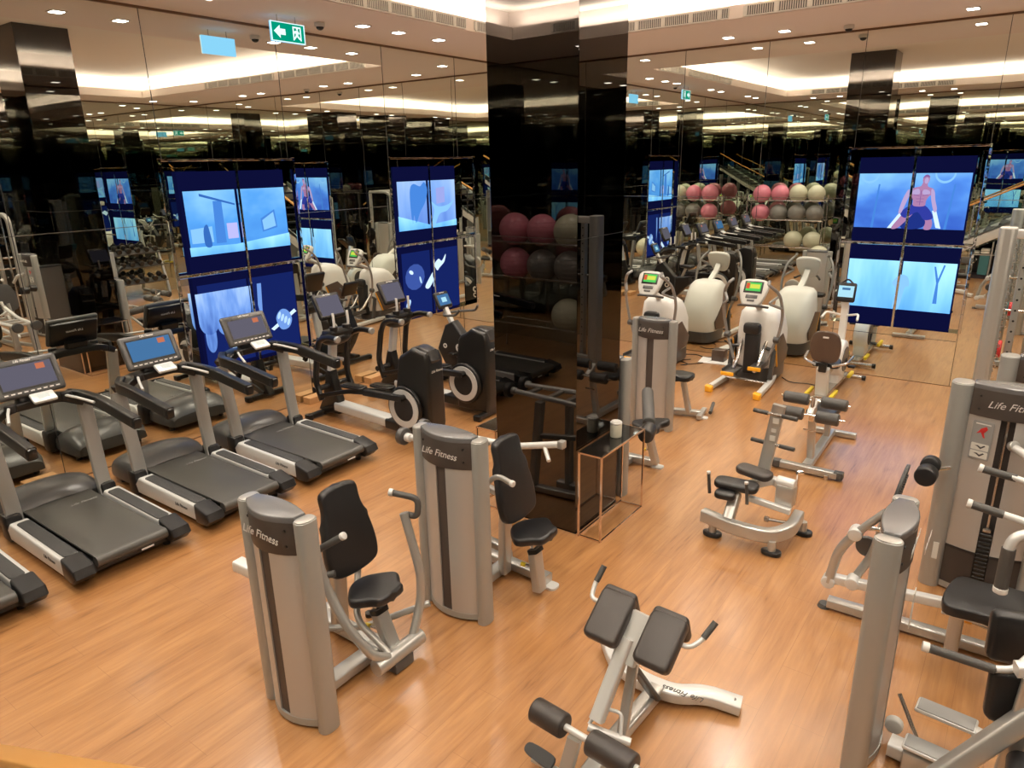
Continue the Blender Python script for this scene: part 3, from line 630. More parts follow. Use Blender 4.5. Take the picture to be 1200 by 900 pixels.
ct = make_trainer(); ct.location = (1.50, -5.46, 0); ct['label'] = 'black cross trainer beside the farthest treadmill, its white ringed wheel facing out'; ct['group'] = 'black cross trainers facing the left mirror wall'
dup(ct, (1.46, -4.36, 0), label='black cross trainer closer to the pillar, partly hidden by it')

# ------------------------------------------------------------------ black upright bike near the corner
def make_bike():
    t = thing('exercise_bike', 'black upright exercise bike near the corner with a lit blue console', 'exercise bike')
    m = MB()
    for x in (-.48, .55): m.tube([(x, -.26, .045), (x, .26, .045)], 0, prof=(.08, .06)); m.box((x, -.26, .04), (.1, .06, .08), bev=.02); m.box((x, .26, .04), (.1, .06, .08), bev=.02)
    m.tube([(-.48, 0, .08), (.55, 0, .08)], 0, prof=(.11, .07)); m.build('base', 'black', t)
    m = MB(); m.prism([(-.52, .50), (-.36, .86), (-.22, .93), (.08, .62), (.40, .66), (.42, .50), (.12, .20), (.0, .12), (-.26, .12), (-.40, .30)], .16, fr((0, .08, 0), (1, 0, 0), (0, 0, 1)), bev=.03, seg=3); b = m.build('body_shroud', 'dark', t)
    for s in (-1, 1):
        m = MB(); m.ring((-.36, s * .083, .56), (0, 1, 0), .035, .018, .006); m.ring((-.10, s * .083, .56), (0, 1, 0), .06, .03, .006); m.ring((-.10, s * .083, .44), (0, 1, 0), .05, .03, .006); m.build('side_badge', 'lettering', b)
        m = MB(); m.tube([(-.02, s * .09, .36), (-.02 + s * .12, s * .12, .36 - s * .13)], 0, prof=(.02, .035)); m.box((-.02 + s * .12, s * .18, .36 - s * .13), (.11, .09, .03), bev=.01); m.build('pedal', 'black', t)
    m = MB(); m.tube([(-.26, 0, .85), (-.40, 0, 1.10)], 0, prof=(.06, .07), up=V((0, 1, 0))); m.build('mast', 'silver_light', t)
    m = MB(); m.tube([(-.40, -.03, 1.02), (-.25, -.20, 1.03), (-.02, -.22, 1.06), (.04, -.20, 1.14)], .018, 10, fil=.06); m.tube([(-.40, .03, 1.02), (-.25, .20, 1.03), (-.02, .22, 1.06), (.04, .20, 1.14)], .018, 10, fil=.06); m.build('handlebar', 'grip', t)
    m = MB(); m.tube([(.18, 0, .55), (.30, 0, .86)], 0, prof=(.05, .06), up=V((0, 1, 0))); m.build('seat_post', 'silver', t)
    m = MB(); m.prism(smooth_poly([(.16, 0), (.12, .05), (-.06, .12), (-.13, .10), (-.13, -.10), (-.06, -.12), (.12, -.05)], 4), .07, fr((.32, 0, .86), (-1, 0, 0), (0, 1, 0)) @ Matrix.Translation((0, 0, -.035)), bev=.025); m.build('saddle', 'vinyl', t)
    R = tilt_y(-.45); o = V((-.44, 0, 1.20))
    m = MB(); m.box(o, (.055, .29, .25), bev=.028, R=R, seg=3); c = m.build('console', 'black', t)
    m = MB(); m.box(o + R @ V((.0285, 0, .0)), (.003, .23, .155), R=R); m.build('display', 'lcd_blue', c)
    m = MB(); m.box(o + R @ V((.0305, 0, .0)), (.002, .10, .07), R=R); m.build('display_tile', 'lcd_cyan', c)
    text_obj('maker_name', LOGO, .020, fr(o + R @ V((.029, 0, .105)), (0, 1, 0), R @ V((0, 0, 1))), 'lettering', c, shear=.3, bold=True)
    return t
bk = make_bike(); bk.location = (1.42, -3.52, 0)

# ------------------------------------------------------------------ white arc trainers by the back wall
def make_arc():
    t = thing('arc_trainer', '', 'arc trainer')        # local: user end at -y, nose at +y, x centred
    for s in (-1, 1):
        m = MB(); m.tube([(s * .33, -.78, .05), (s * .30, -.15, .06), (s * .20, .45, .06)], 0, prof=(.075, .07), fil=.2); r = m.build('floor_rail', 'offwhite', t)
        m = MB(); m.prism([(-.045, 0), (.045, 0), (.045, .07), (-.045, .09)], .10, fr((s * .33, -.84, 0), (1, 0, 0), (0, 0, 1)) @ Matrix.Translation((0, 0, -.06)), bev=.012); m.build('rail_tip', 'orange', r)
    m = MB(); m.tube([(-.30, -.30, .08), (.30, -.30, .08)], .02, 8); m.build('cross_tube', 'steel', t)
    # rounded nose shell: lofted sections along z
    rows = []
    for z, yb, yf, w in ((.10, -.02, .60, .25), (.20, -.10, .70, .285), (.45, -.12, .74, .30), (.68, -.10, .70, .30), (.86, -.08, .58, .285), (.97, -.04, .46, .27), (1.03, .02, .36, .22), (1.05, .08, .28, .14)):
        yc, hy = (yb + yf) / 2, (yf - yb) / 2; rows.append([V((w * abs(math.cos(a)) ** .6 * (1 if math.cos(a) > 0 else -1), yc + hy * abs(math.sin(a)) ** .65 * (1 if math.sin(a) > 0 else -1), z)) for a in [2 * PI * k / 28 for k in range(28)]])
    m = MB(); m.grid(rows, cap=True); sh = m.build('nose_shell', 'white', t, ang=60)
    rows = [[V((p.x * 1.03, .30 + (p.y - .30) * 1.03, q)) for p in rows[1]] for q in (.04, .22)]
    m = MB(); m.grid(rows, cap=True); m.build('lower_shell', 'grey', t, ang=60)
    for s in (-1, 1):
        m = MB(); m.prism([(-.08, .62), (.25, .68), (.56, .40), (.50, .25), (.10, .22)], .012, fr((s * .298, 0, 0), (0, 1, 0), (0, 0, 1)) @ Matrix.Translation((0, 0, -.006)), bev=.003); m.build('side_panel', 'brown', sh)
        m = MB(); m.prism([(-.09, .60), (-.07, .61), (.10, .23), (.08, .22)], .014, fr((s * .299, 0, 0), (0, 1, 0), (0, 0, 1)) @ Matrix.Translation((0, 0, -.007))); m.build('accent_strip', 'orange', sh)
        # linkage frame, foot plate and swinging arm
        m = MB(); m.tube([(s * .29, -.10, .50), (s * .29, -.18, .10)], 0, prof=(.06, .06)); m.tube([(s * .15, -.08, .52), (s * .30, -.12, .50)], .025, 10); m.build('link_frame', 'grey', t)
        m = MB(); m.tube([(s * .17, -.05, .62), (s * .15, -.30, .32), (s * .15, -.45, .26)], .024, 10, fil=.08); m.build('link_arm', 'steel', t)
        y0, z0 = (-.48, .24) if s < 0 else (-.28, .30)
        m = MB(); m.box((s * .15, y0, z0), (.17, .36, .035), bev=.012); m.box((s * .23, y0, z0 + .03), (.015, .34, .06), bev=.006); fp = m.build('foot_plate', 'grey', t)
        m = MB(); m.box((s * .15, y0 - .19, z0 - .002), (.18, .03, .055), bev=.012); m.build('plate_edge', 'orange', fp)
        m = MB(); m.tube([(s * .22, -.22, .34), (s * .36, -.20, .72), (s * .41, -.25, 1.05), (s * .37, -.36, 1.34), (s * .26, -.52, 1.47), (s * .24, -.42, 1.50)], .021, 10, fil=.14); m.build('swing_arm', 'arm_grey', t)
        m = MB(); m.tube([(s * .37, -.34, 1.31), (s * .27, -.50, 1.22), (s * .40, -.30, 1.13)], .018, 10, fil=.06); m.build('lower_grip', 'arm_grey', t)
        m = MB(); m.cyl((s * .30, -.21, .68), (s * .38, -.21, .68), .045, 16, bev=.01); m.build('arm_joint', 'grey', t)
    m = MB(); m.box((0, -.14, .45), (.20, .16, .62), bev=.04); m.box((0, -.20, .80), (.24, .14, .16), bev=.05); m.build('drive_column', 'dark', t)
    m = MB(); m.tube([(.0, .12, 1.02), (.0, -.16, 1.16), (0, -.26, 1.26)], 0, prof=(.09, .06), fil=.1); m.build('console_mast', 'white', t)
    R = Matrix.Rotation(-.5, 3, 'X'); o = V((0, -.28, 1.34))
    m = MB(); m.prism(smooth_poly([(-.17, .13), (0, .16), (.17, .13), (.19, 0), (.12, -.20), (0, -.23), (-.12, -.20), (-.19, 0)], 4), .07, fr(o, R @ V((1, 0, 0)), R @ V((0, 0, 1))) @ Matrix.Translation((0, 0, -.035)), bev=.025, seg=3); c = m.build('console', 'offwhite', t)
    m = MB(); m.box(o + R @ V((0, -.037, .035)), (.25, .006, .165), R=R, bev=.002); m.build('screen_frame', 'black', c)
    m = MB(); m.box(o + R @ V((0, -.0415, .04)), (.20, .003, .12), R=R); m.build('display', 'lcd_green', c)
    m = MB(); m.box(o + R @ V((.02, -.0435, .045)), (.13, .002, .06), R=R); m.build('display_patch', 'lcd_yellow', c)
    m = MB(); m.box(o + R @ V((-.075, -.0435, .05)), (.045, .002, .08), R=R); m.build('display_patch', 'lcd_red', c)
    m = MB(); m.box(o + R @ V((0, -.038, -.10)), (.16, .008, .05), R=R, bev=.01); m.box(o + R @ V((0, -.038, -.155)), (.10, .008, .03), R=R, bev=.008); m.build('keypad', 'grey', c)
    m = MB(); m.tube([(-.20, -.26, 1.12), (-.12, -.42, 1.16), (.12, -.42, 1.16), (.20, -.26, 1.12)], .017, 10, fil=.07); m.build('front_handle', 'grip', t)
    return t
ar = make_arc(); ar.location = (4.72, -1.12, 0); ar['label'] = 'white arc trainer with green lit console, standing in the open before the back mirror'; ar['group'] = 'white arc trainers facing the back mirror wall'
dup(ar, (3.20, -1.12, 0), label='white arc trainer beside the pillar, partly hidden by the far weight tower')

# ------------------------------------------------------------------ recumbent bike
def make_recumbent():
    t = thing('recumbent_bike', 'white recumbent bike with brown seat back and yellow trim before the right video wall', 'recumbent bike')
    m = MB()
    for y, w in ((-.74, .28), (.62, .26)): m.tube([(-w, y, .05), (w, y, .05)], .032, 12); 
    m.tube([(0, -.74, .07), (0, .62, .07)], 0, prof=(.14, .06)); m.build('base_frame', 'steel', t)
    m = MB()
    for y, w in ((-.74, .28), (.62, .26)):
        for s in (-1, 1): m.cyl((s * w, y, .05), (s * (w + .05), y, .05), .038, 14, bev=.006)
    m.build('foot_cap', 'black', t)
    for s in (-1, 1):
        m = MB(); m.box((s * .15, -.62, .12), (.045, .34, .05), bev=.012); m.build('rear_cover', 'yellow', t); m = MB(); m.box((s * .14, .42, .13), (.045, .26, .05), bev=.012); m.build('front_cover', 'yellow', t)
    m = MB(); m.tube([(0, -.60, .10), (0, -.66, .46)], 0, prof=(.15, .11), up=V((0, 1, 0))); m.box((0, -.45, .40), (.13, .34, .08), bev=.02); m.build('seat_column', 'offwhite', t)
    m = MB(); m.box((0, -.70, .48), (.10, .06, .12), bev=.015); m.build('seat_bracket', 'black', t)
    m = MB(); m.prism(smooth_poly([(-.13, .20), (0, .225), (.13, .20), (.185, .05), (.15, -.16), (0, -.20), (-.15, -.16), (-.185, .05)], 4), .045, fr((0, -.66, .73), (1, 0, 0), (0, -.12, 1)) @ Matrix.Translation((0, 0, -.02)), bev=.018, seg=3); b = m.build('seat_back', 'brown', t)
    m = MB(); m.box((0, -.705, .875), (.07, .006, .022), bev=.002); m.build('back_badge', 'lettering', b)
    m = MB(); m.prism(smooth_poly([(-.16, -.16), (0, -.18), (.16, -.16), (.15, .08), (.05, .20), (-.05, .20), (-.15, .08)], 4), .07, fr((0, -.42, .45), (1, 0, 0), (0, 1, 0)) @ Matrix.Translation((0, 0, 0)), bev=.025); m.build('seat', 'vinyl', t)
    m = MB(); m.cyl((-.10, .12, .42), (.10, .12, .42), .26, 32, bev=.05); m.box((0, .14, .25), (.17, .36, .34), bev=.05); h = m.build('crank_housing', 'white', t)
    for s in (-1, 1):
        m = MB(); m.cyl((s * .10, .12, .42), (s * .112, .12, .42), .17, 28); m.build('crank_disc', 'grey', h)
        m = MB(); m.tube([(s * .12, .12, .42), (s * .13, .12 + s * .10, .42 - s * .12)], 0, prof=(.02, .03)); m.box((s * .18, .12 + s * .10, .42 - s * .12), (.09, .10, .03), bev=.01); m.build('pedal', 'dark', t)
        m = MB(); m.tube([(s * .10, -.66, .50), (s * .26, -.60, .54), (s * .28, -.34, .58)], .017, 10, fil=.06); m.build('side_grip', 'steel', t)
        m = MB(); m.tube([(s * .05, .22, 1.0), (s * .20, .10, 1.05), (s * .22, -.06, 1.0)], .015, 10, fil=.05); m.build('front_grip', 'white', t)
    m = MB(); m.tube([(0, .22, .55), (0, .26, 1.06), (0, .22, 1.20)], 0, prof=(.09, .08), fil=.1, up=V((0, 1, 0))); m.build('mast', 'white', t)
    R = Matrix.Rotation(-.25, 3, 'X'); o = V((0, .20, 1.31))
    m = MB(); m.box(o, (.24, .055, .26), bev=.028, R=R, seg=3); c = m.build('console', 'dark', t)
    m = MB(); m.box(o + R @ V((0, -.029, .01)), (.19, .003, .15), R=R); m.build('display', 'lcd_cyan', c)
    m = MB(); m.box(o + R @ V((0, -.031, .045)), (.10, .002, .03), R=R); m.build('display_line', 'lcd_blue', c)
    m = MB(); m.tube([(-.08, .22, 1.42), (0, .24, 1.49), (.08, .22, 1.42)], .012, 8, fil=.04); m.build('top_handle', 'dark', c)
    return t
rc = make_recumbent(); rc.location = (5.76, -.98, 0)
# ------------------------------------------------------------------ selectorized weight towers
def arc_pts(w, y0, bulge, n=10, x0=0.):
    """points from -w/2 to w/2 bowing by -bulge towards the front"""
    return [(x0 - w / 2 + w * i / n, y0 - bulge * (1 - (2 * i / n - 1) ** 2)) for i in range(n + 1)]
def tower(t, c, ang, h, wid=.62, user=False, pl=False, bulge=.085, name_at=0.):
    """parts of a weight-stack tower, its logo side facing local -y; c = centre on the floor"""
    T = Matrix.Translation(V((*c, 0))) @ Matrix.Rotation(ang, 4, 'Z')
    pw = .14 if user else .088; dp = .085 if user else .062; ix = wid / 2 - pw * (.95 if user else .9)
    for s in (-1, 1):
        m = MB(); cx = s * (wid / 2 - pw / 2); sec = [(cx + pw / 2 * abs(math.cos(a)) ** .8 * (1 if math.cos(a) > 0 else -1), dp * abs(math.sin(a)) ** .8 * (1 if math.sin(a) > 0 else -1)) for a in [2 * PI * k / 28 for k in range(28)]]
        m.prism(sec, h, T, bev=.004); p = m.build('post', 'post', t)
        m = MB(); m.prism([(cx + (x - cx) * .9, y * .9) for x, y in sec], .006, T @ Matrix.Translation((0, 0, h)), bev=.002); m.build('post_cap', 'silver', p)
    zb = .06
    def panel(xa, xb, z0, z1, off, nm, mt, par=None, bev=0.):
        n = 8; f = lambda x: -dp * .55 - off - bulge * (1 - (x / ix) ** 2)
        xs = [xa + (xb - xa) * i / n for i in range(n + 1)]
        m = MB(); m.prism([(x, f(x)) for x in xs] + [(x, f(x) + .022) for x in xs[::-1]], z1 - z0, T @ Matrix.Translation((0, 0, z0)), bev=bev); return m.build(nm, mt, par or t)
    sl = .042
    zh = h - .20
    if user:
        panel(-ix, -sl, .36, zh, 0, 'shroud_panel', 'shroud'); panel(sl, ix, .36, zh, 0, 'shroud_panel', 'shroud')
        panel(-ix, -sl, zb, .345, .0, 'lower_panel', 'vinyl_brown'); panel(sl, ix, zb, .345, .0, 'lower_panel', 'vinyl_brown')
        panel(-ix, -sl, .343, .362, .006, 'panel_trim', 'dark'); panel(sl, ix, .343, .362, .006, 'panel_trim', 'dark')
        m = MB(); m.box((0, -.03, (zb + zh) / 2), (sl * 2 + .02, .01, zh - zb)); m.xf(T); m.build('stack_backing', 'slot', t)
        for k in range(14):
            m = MB(); m.box((0, -.065, .10 + k * .031), (.075, .05, .027), bev=.003, seg=1); m.box((.0, -.092, .10 + k * .031), (.03, .003, .010)); m.xf(T); m.build('weight_plate', 'black', t)
        m = MB(); m.cyl((0, -.07, .53), (0, -.07, zh), .009, 8); m.box((0, -.07, .545), (.05, .04, .03), bev=.005); m.xf(T); m.build('selector_rod', 'steel', t)
    else:
        panel(-ix, -sl, zb, zh, 0, 'shroud_panel', 'shroud'); panel(sl, ix, zb, zh, 0, 'shroud_panel', 'shroud')
        panel(-sl, sl, zb, zh, -.010, 'centre_strip', 'slot')
    hd = panel(-ix, ix, zh - .003, h - .012, .006, 'header', 'header', bev=.003)
    # back shroud
    f = lambda x: dp * .5 + .035 * (1 - (x / ix) ** 2); xs = [-ix + 2 * ix * i / 8 for i in range(9)]
    m = MB(); m.prism([(x, f(x)) for x in xs] + [(x, f(x) - .02) for x in xs[::-1]], h - .08, T @ Matrix.Translation((0, 0, zb))); m.build('back_panel', 'shroud', t)
    # lens-shaped lid
    fr_ = [(x, -dp * .55 - .007 - bulge * (1 - (x / ix) ** 2)) for x in xs]; bk_ = [(x, dp * .5 + .037 * (1 - (x / ix) ** 2)) for x in xs[::-1]]
    m = MB(); m.prism(fr_ + bk_, .035, T @ Matrix.Translation((0, 0, h - .014)), bev=.010, seg=3, both=False); m.build('lid', 'cap', t)
    m = MB(); m.prism([(x, y * .96) for x, y in fr_ + bk_], .03, T @ Matrix.Translation((0, 0, .032))); m.box((-wid / 2 + .034, 0, .015), (.07, .2, .03), bev=.01); m.box((wid / 2 - .034, 0, .015), (.07, .2, .03), bev=.01); m.xf(Matrix()); 
    m.build('base_plate', 'post', t) if False else m.bm.free()
    m = MB(); m.prism([(x, y * .96) for x, y in fr_ + bk_], .045, T @ Matrix.Translation((0, 0, .018))); m.build('base_plate', 'post', t)
    # lettering and the rivets of the header
    text_obj('maker_name', LOGO, .068, T @ fr((name_at, -dp * .55 - .006 - bulge * (1 - (name_at / ix) ** 2) - .0015, h - .105), (1, 0, 0), (0, 0, 1)), 'lettering', hd, shear=.35)
    for x in (-ix + .05, ix - .05):
        for z in (h - .06, h - .15):
            m = MB(); y = -dp * .55 - .007 - bulge * (1 - (x / ix) ** 2); m.cyl((x, y + .004, z), (x, y - .003, z), .008, 10); m.xf(T); m.build('rivet', 'black', hd)
    if pl:
        x = -ix + .095; y = -dp * .55 - .002 - bulge * (1 - (x / ix) ** 2); sl_ = 2 * bulge * x / ix ** 2
        B = T @ fr((x, y - .002, zh - .17), (1, sl_, 0), (0, 0, 1))
        m = MB(); m.prism(rrect(.125, .27, .008), .003, B); p = m.build('placard', 'placard', t)
        for z in (-.045, -.100):
            m = MB(); m.prism(rrect(.105, .048, .006), .002, B @ Matrix.Translation((0, z, .003))); q = m.build('placard_tile', 'placard_white', p)
            m = MB(); m.prism([(-.03, .006), (-.012, .0), (.006, -.014), (.034, .010), (.026, .016), (.006, 0), (-.012, .010)], .001, B @ Matrix.Translation((0, z, .005))); m.build('pose_figure', 'dark_lettering', q)
        m = MB(); m.prism([(-.035, -.01), (-.01, .03), (.02, .05), (.03, .03), (.01, .0), (.02, -.035), (.008, -.03), (-.008, .004)], .001, B @ Matrix.Translation((0, .055, .003))); m.build('muscle_figure', 'red', p)
        m = MB(); m.box((0, 0, 0), (.09, .008, .001)); m.xf(B @ Matrix.Translation((0, .118, .0035))); m.build('caption', 'lettering', p)
def pad(t, nm, outline, th, T, mt='vinyl', bev=None, sub=5):
    m = MB(); m.prism(smooth_poly(outline, sub), th, T @ Matrix.Translation((0, 0, -th / 2)), bev=bev or min(th * .42, .024), seg=4); return m.build(nm, mt, t, ang=50)
def roller(t, p0, p1, r, mt='vinyl', nm='roller_pad'):
    m = MB(); m.cyl(p0, p1, r, 28, bev=r * .22); return m.build(nm, mt, t, ang=50)
def tubeo(t, nm, pts, r, mt='silver', fil=.08, prof=None, up=V((0, 0, 1))):
    m = MB(); m.tube(pts, r, 14, fil=fil, prof=prof, up=up); return m.build(nm, mt, t)
def seat_unit(t, x, y, zs, lean=.18, xb=None, zt=1.16, sp=(.16, .02)):
    """chest-press style seat facing +x"""
    pad(t, 'seat', [(-.16, 0), (-.13, .09), (-.03, .19), (.03, .19), (.10, .13), (.155, .10), (.165, 0), (.155, -.10), (.10, -.13), (.03, -.19), (-.03, -.19), (-.13, -.09)], .065, fr((x, y, zs), (1, 0, .06), (0, 1, 0)), sub=3)
    tubeo(t, 'seat_post', [(x + sp[0], y, .04), (x + sp[1], y, zs - .14)], 0, prof=(.075, .095), up=V((0, 1, 0)))
    m = MB(); m.tube([(x + sp[1] + .01, y, zs - .17), (x, y, zs - .035)], 0, prof=(.045, .06), up=V((0, 1, 0))); m.build('seat_slide', 'chrome', t)
    m = MB(); m.tube([(x + sp[1] + .012, y, zs - .155), (x + sp[1], y, zs - .125)], 0, prof=(.085, .105), up=V((0, 1, 0))); m.build('post_collar', 'black', t)
    m = MB(); m.cyl((x + .04, y, .22), (x - .05, y - .02, .22), .009, 8); m.build('adjust_pin', 'steel', t)
    m = MB(); m.cyl((x - .05, y - .02, .22), (x - .085, y - .026, .22), .017, 12, bev=.004); m.build('adjust_knob', 'yellow', t)
    b = xb if xb is not None else x - .20; zc = (zs + .07 + zt) / 2; hh = (zt - zs - .07) / 2
    n = V((1, 0, lean)).normalized(); u = V((-lean, 0, 1)).normalized()
    pad(t, 'back_pad', [(-.20, -hh * .62), (-.16, -hh * .92), (0, -hh), (.16, -hh * .92), (.20, -hh * .62), (.19, -hh * .1), (.145, hh * .5), (.13, hh * .92), (0, hh), (-.13, hh * .92), (-.145, hh * .5), (-.19, -hh * .1)], .07, fr((b, y, zc), (0, 1, 0), u), sub=4)

# chest press in the left foreground
t = thing('chest_press', 'chest press machine in the left foreground, its tower nearest the viewer and black seat behind', 'weight machine', (4.62, -9.0, 0))
tower(t, (4.65, -9.02), .0, 1.32, .57, bulge=.075)
tubeo(t, 'base_rail', [(4.66, -8.93, .06), (4.66, -8.46, .06)], 0, prof=(.11, .07)); tubeo(t, 'floor_rail', [(4.02, -8.40, .06), (4.76, -8.40, .06)], 0, prof=(.11, .07))
tubeo(t, 'cross_rail', [(4.05, -8.62, .05), (4.05, -8.18, .05)], 0, prof=(.09, .06))
seat_unit(t, 4.68, -8.42, .50, lean=.20, xb=4.46, zt=1.16)
tubeo(t, 'back_upright', [(4.30, -8.42, .06), (4.36, -8.42, .95)], 0, prof=(.07, .11), up=V((0, 1, 0))); tubeo(t, 'pad_bracket', [(4.36, -8.42, .80), (4.45, -8.42, .80)], .025)
m = MB(); m.cyl((4.86, -8.62, .115), (4.86, -8.22, .115), .052, 24, bev=.006); m.build('arm_pivot', 'silver', t)
m = MB(); m.box((4.86, -8.42, .05), (.10, .16, .08), bev=.01); m.build('pivot_block', 'grey', t)
tubeo(t, 'press_arm', [(4.87, -8.52, .14), (4.85, -8.62, .20), (4.74, -8.69, .38), (4.62, -8.71, .58), (4.55, -8.72, .78), (4.53, -8.72, .93)], .030, fil=.14); tubeo(t, 'press_arm', [(4.85, -8.28, .14), (4.82, -8.16, .32), (4.82, -8.14, .50), (4.76, -8.14, .72), (4.70, -8.14, .92)], .030, fil=.14)
tubeo(t, 'arm_brace', [(4.86, -8.12, .30), (4.55, -8.42, .17), (4.40, -8.66, .24)], .022, fil=.05)
tubeo(t, 'arm_brace', [(4.86, -8.50, .15), (4.60, -8.52, .30), (4.40, -8.30, .52)], .022, fil=.08)
tubeo(t, 'hand_grip', [(4.52, -8.72, .86), (4.72, -8.66, 1.00)], .021, 'grip'); m = MB(); m.cyl((4.715, -8.661, .997), (4.735, -8.655, 1.01), .024, 14, bev=.004); m.build('grip_end', 'silver_light', t)
tubeo(t, 'hand_grip', [(4.54, -8.73, .70), (4.62, -8.66, .72)], .021, 'grip')
tubeo(t, 'hand_grip', [(4.70, -8.115, .90), (4.78, -8.10, .90), (4.78, -8.08, 1.02), (4.64, -8.17, 1.06)], .021, 'grip', fil=.05); m = MB(); m.cyl((4.645, -8.167, 1.06), (4.62, -8.18, 1.063), .025, 14, bev=.004); m.build('grip_end', 'silver_light', t)
tubeo(t, 'counter_tube', [(4.05, -8.72, .50), (3.72, -8.75, .52)], 0, 'silver_light', prof=(.09, .08))
tubeo(t, 'counter_arm', [(4.36, -8.62, .55), (3.95, -8.72, .50)], .028)
for x in (4.66, 4.30):
    m = MB(); m.cyl((x, -8.16 if x < 4.5 else -8.50, 0), (x, -8.16 if x < 4.5 else -8.50, .03), .03, 14)
    m.build('foot_pad', 'black', t)
m = MB(); m.cyl((4.07, -8.60, .0), (4.07, -8.60, .03), .045, 16); m.build('foot_pad', 'black', t)

# shoulder press beside the pillar
t = thing('shoulder_press', 'shoulder press machine with long overhead arm, just before the black pillar', 'weight machine', (4.75, -7.72, 0))
tower(t, (4.765, -7.74), .0, 1.355, .60, bulge=.075)
tubeo(t, 'base_rail', [(4.30, -7.08, .055), (5.14, -7.12, .055)], 0, prof=(.09, .07)); tubeo(t, 'link_rail', [(4.74, -7.62, .05), (4.74, -7.10, .05)], 0, prof=(.10, .07))
seat_unit(t, 5.09, -7.26, .50, lean=.22, xb=4.92, zt=1.20, sp=(.06, .02))
tubeo(t, 'back_upright', [(4.80, -7.22, .05), (4.86, -7.26, .80)], 0, prof=(.07, .09), up=V((0, 1, 0)))
m = MB(); m.prism(rrect(.14, .10, .03), .018, fr((5.15, -7.13, 0.0), (1, 0, 0), (0, 1, 0))); m.build('foot_plate', 'silver_light', t)
# the two lift arms run over a rear frame to their counterweights
tubeo(t, 'lift_arm', [(3.84, -6.98, .95), (4.50, -6.93, .955), (4.70, -6.90, .955), (5.10, -6.90, 1.06)], .026, 'silver_light', fil=.15)
tubeo(t, 'arm_handle', [(4.96, -6.90, 1.02), (5.06, -6.99, .95)], .016, 'silver_light'); m = MB(); m.box((5.115, -6.90, 1.063), (.05, .06, .06), bev=.008); m.build('arm_end', 'silver', t)
tubeo(t, 'lift_arm', [(3.84, -7.20, .95), (4.40, -7.24, .955), (4.62, -7.40, .90), (4.86, -7.60, .84)], .026, 'silver_light', fil=.15)
tubeo(t, 'grip_arm', [(4.86, -7.60, .84), (4.96, -7.62, .98), (5.06, -7.62, 1.08), (5.20, -7.64, 1.06)], .018, 'silver', fil=.07)
m = MB(); m.cyl((5.19, -7.64, 1.062), (5.215, -7.642, 1.06), .022, 14, bev=.004); m.build('grip_end', 'lettering', t)
for (x, y, z) in ((3.80, -7.22, .95), (3.80, -6.98, .95)):
    m = MB(); m.cyl((x - .03, y, z), (x + .03, y, z), .072, 28, bev=.012); w = m.build('counterweight', 'grey', t)
    m = MB(); m.cyl((x + .03, y, z), (x + .08, y, z), .036, 16, bev=.008); m.build('weight_hub', 'silver_light', w)
for x in (4.02, 4.26, 4.46): tubeo(t, 'cross_member', [(x, -6.96, .95), (x, -7.22, .95)], 0, 'silver', prof=(.05, .03))
tubeo(t, 'rear_upright', [(4.14, -6.88, .06), (4.20, -6.92, .92)], 0, 'silver', prof=(.07, .09), up=V((0, 1, 0))); tubeo(t, 'rear_upright', [(4.42, -7.08, .06), (4.42, -7.08, .92)], 0, 'silver', prof=(.06, .08), up=V((0, 1, 0)))
tubeo(t, 'rear_foot', [(4.04, -6.88, .045), (4.62, -6.94, .045), (4.74, -7.10, .045)], 0, 'silver', prof=(.08, .06), fil=.1); tubeo(t, 'rear_brace', [(4.15, -6.90, .58), (4.80, -7.10, .60)], 0, 'silver', prof=(.05, .05))
tubeo(t, 'counter_link', [(4.42, -7.08, .90), (4.74, -7.50, 1.10)], .02, 'silver')

# leg curl with an edge-on tower behind the side table
t = thing('leg_curl', 'leg curl machine just behind the black pillar, its grey roller beside the side table', 'weight machine', (4.86, -5.30, 0))
tower(t, (4.845, -5.235), 0.0, 1.36, .10, bulge=.0) if False else None
T_ = Matrix.Translation((4.905, -5.12, 0)) @ Matrix.Rotation(PI / 2, 4, 'Z')
tower(t, (4.625, -5.44), 0, 1.34, .60, bulge=.05)
tubeo(t, 'base_rail', [(4.30, -4.72, .055), (4.86, -4.70, .055)], 0, prof=(.09, .07)); tubeo(t, 'link_rail', [(4.60, -5.36, .05), (4.60, -4.70, .05)], 0, prof=(.09, .07))
pad(t, 'seat', [(-.16, -.05), (-.16, .05), (.0, .16), (.13, .19), (.17, .12), (.14, 0), (.17, -.12), (.13, -.19), (.0, -.16)], .07, fr((4.84, -4.82, .50), (1, 0, .1), (0, 1, 0)))
tubeo(t, 'seat_post', [(4.88, -4.70, .05), (4.84, -4.78, .34)], 0, prof=(.07, .08), up=V((0, 1, 0))); m = MB(); m.cyl((4.84, -4.78, .33), (4.83, -4.80, .46), .022, 12); m.build('seat_slide', 'chrome', t)
tubeo(t, 'diagonal_post', [(4.60, -4.80, .06), (4.52, -4.95, .50)], 0, prof=(.05, .07), up=V((0, 1, 0)))
m = MB(); m.prism(rrect(.13, .10, .03), .016, fr((4.89, -4.68, .0), (1, 0, 0), (0, 1, 0))); m.build('foot_plate', 'silver_light', t)
roller(t, (5.00, -5.16, .66), (4.72, -4.62, .78), .06, 'grip'); m = MB(); m.cyl((5.04, -5.22, .64), (4.99, -5.13, .66), .028, 16); m.build('roller_axle', 'chrome', t)
roller(t, (5.06, -5.36, .60), (5.03, -5.20, .63), .075, 'dark', 'roller_end')
tubeo(t, 'roller_arm', [(4.66, -5.0, .40), (4.98, -5.10, .62)], .022)
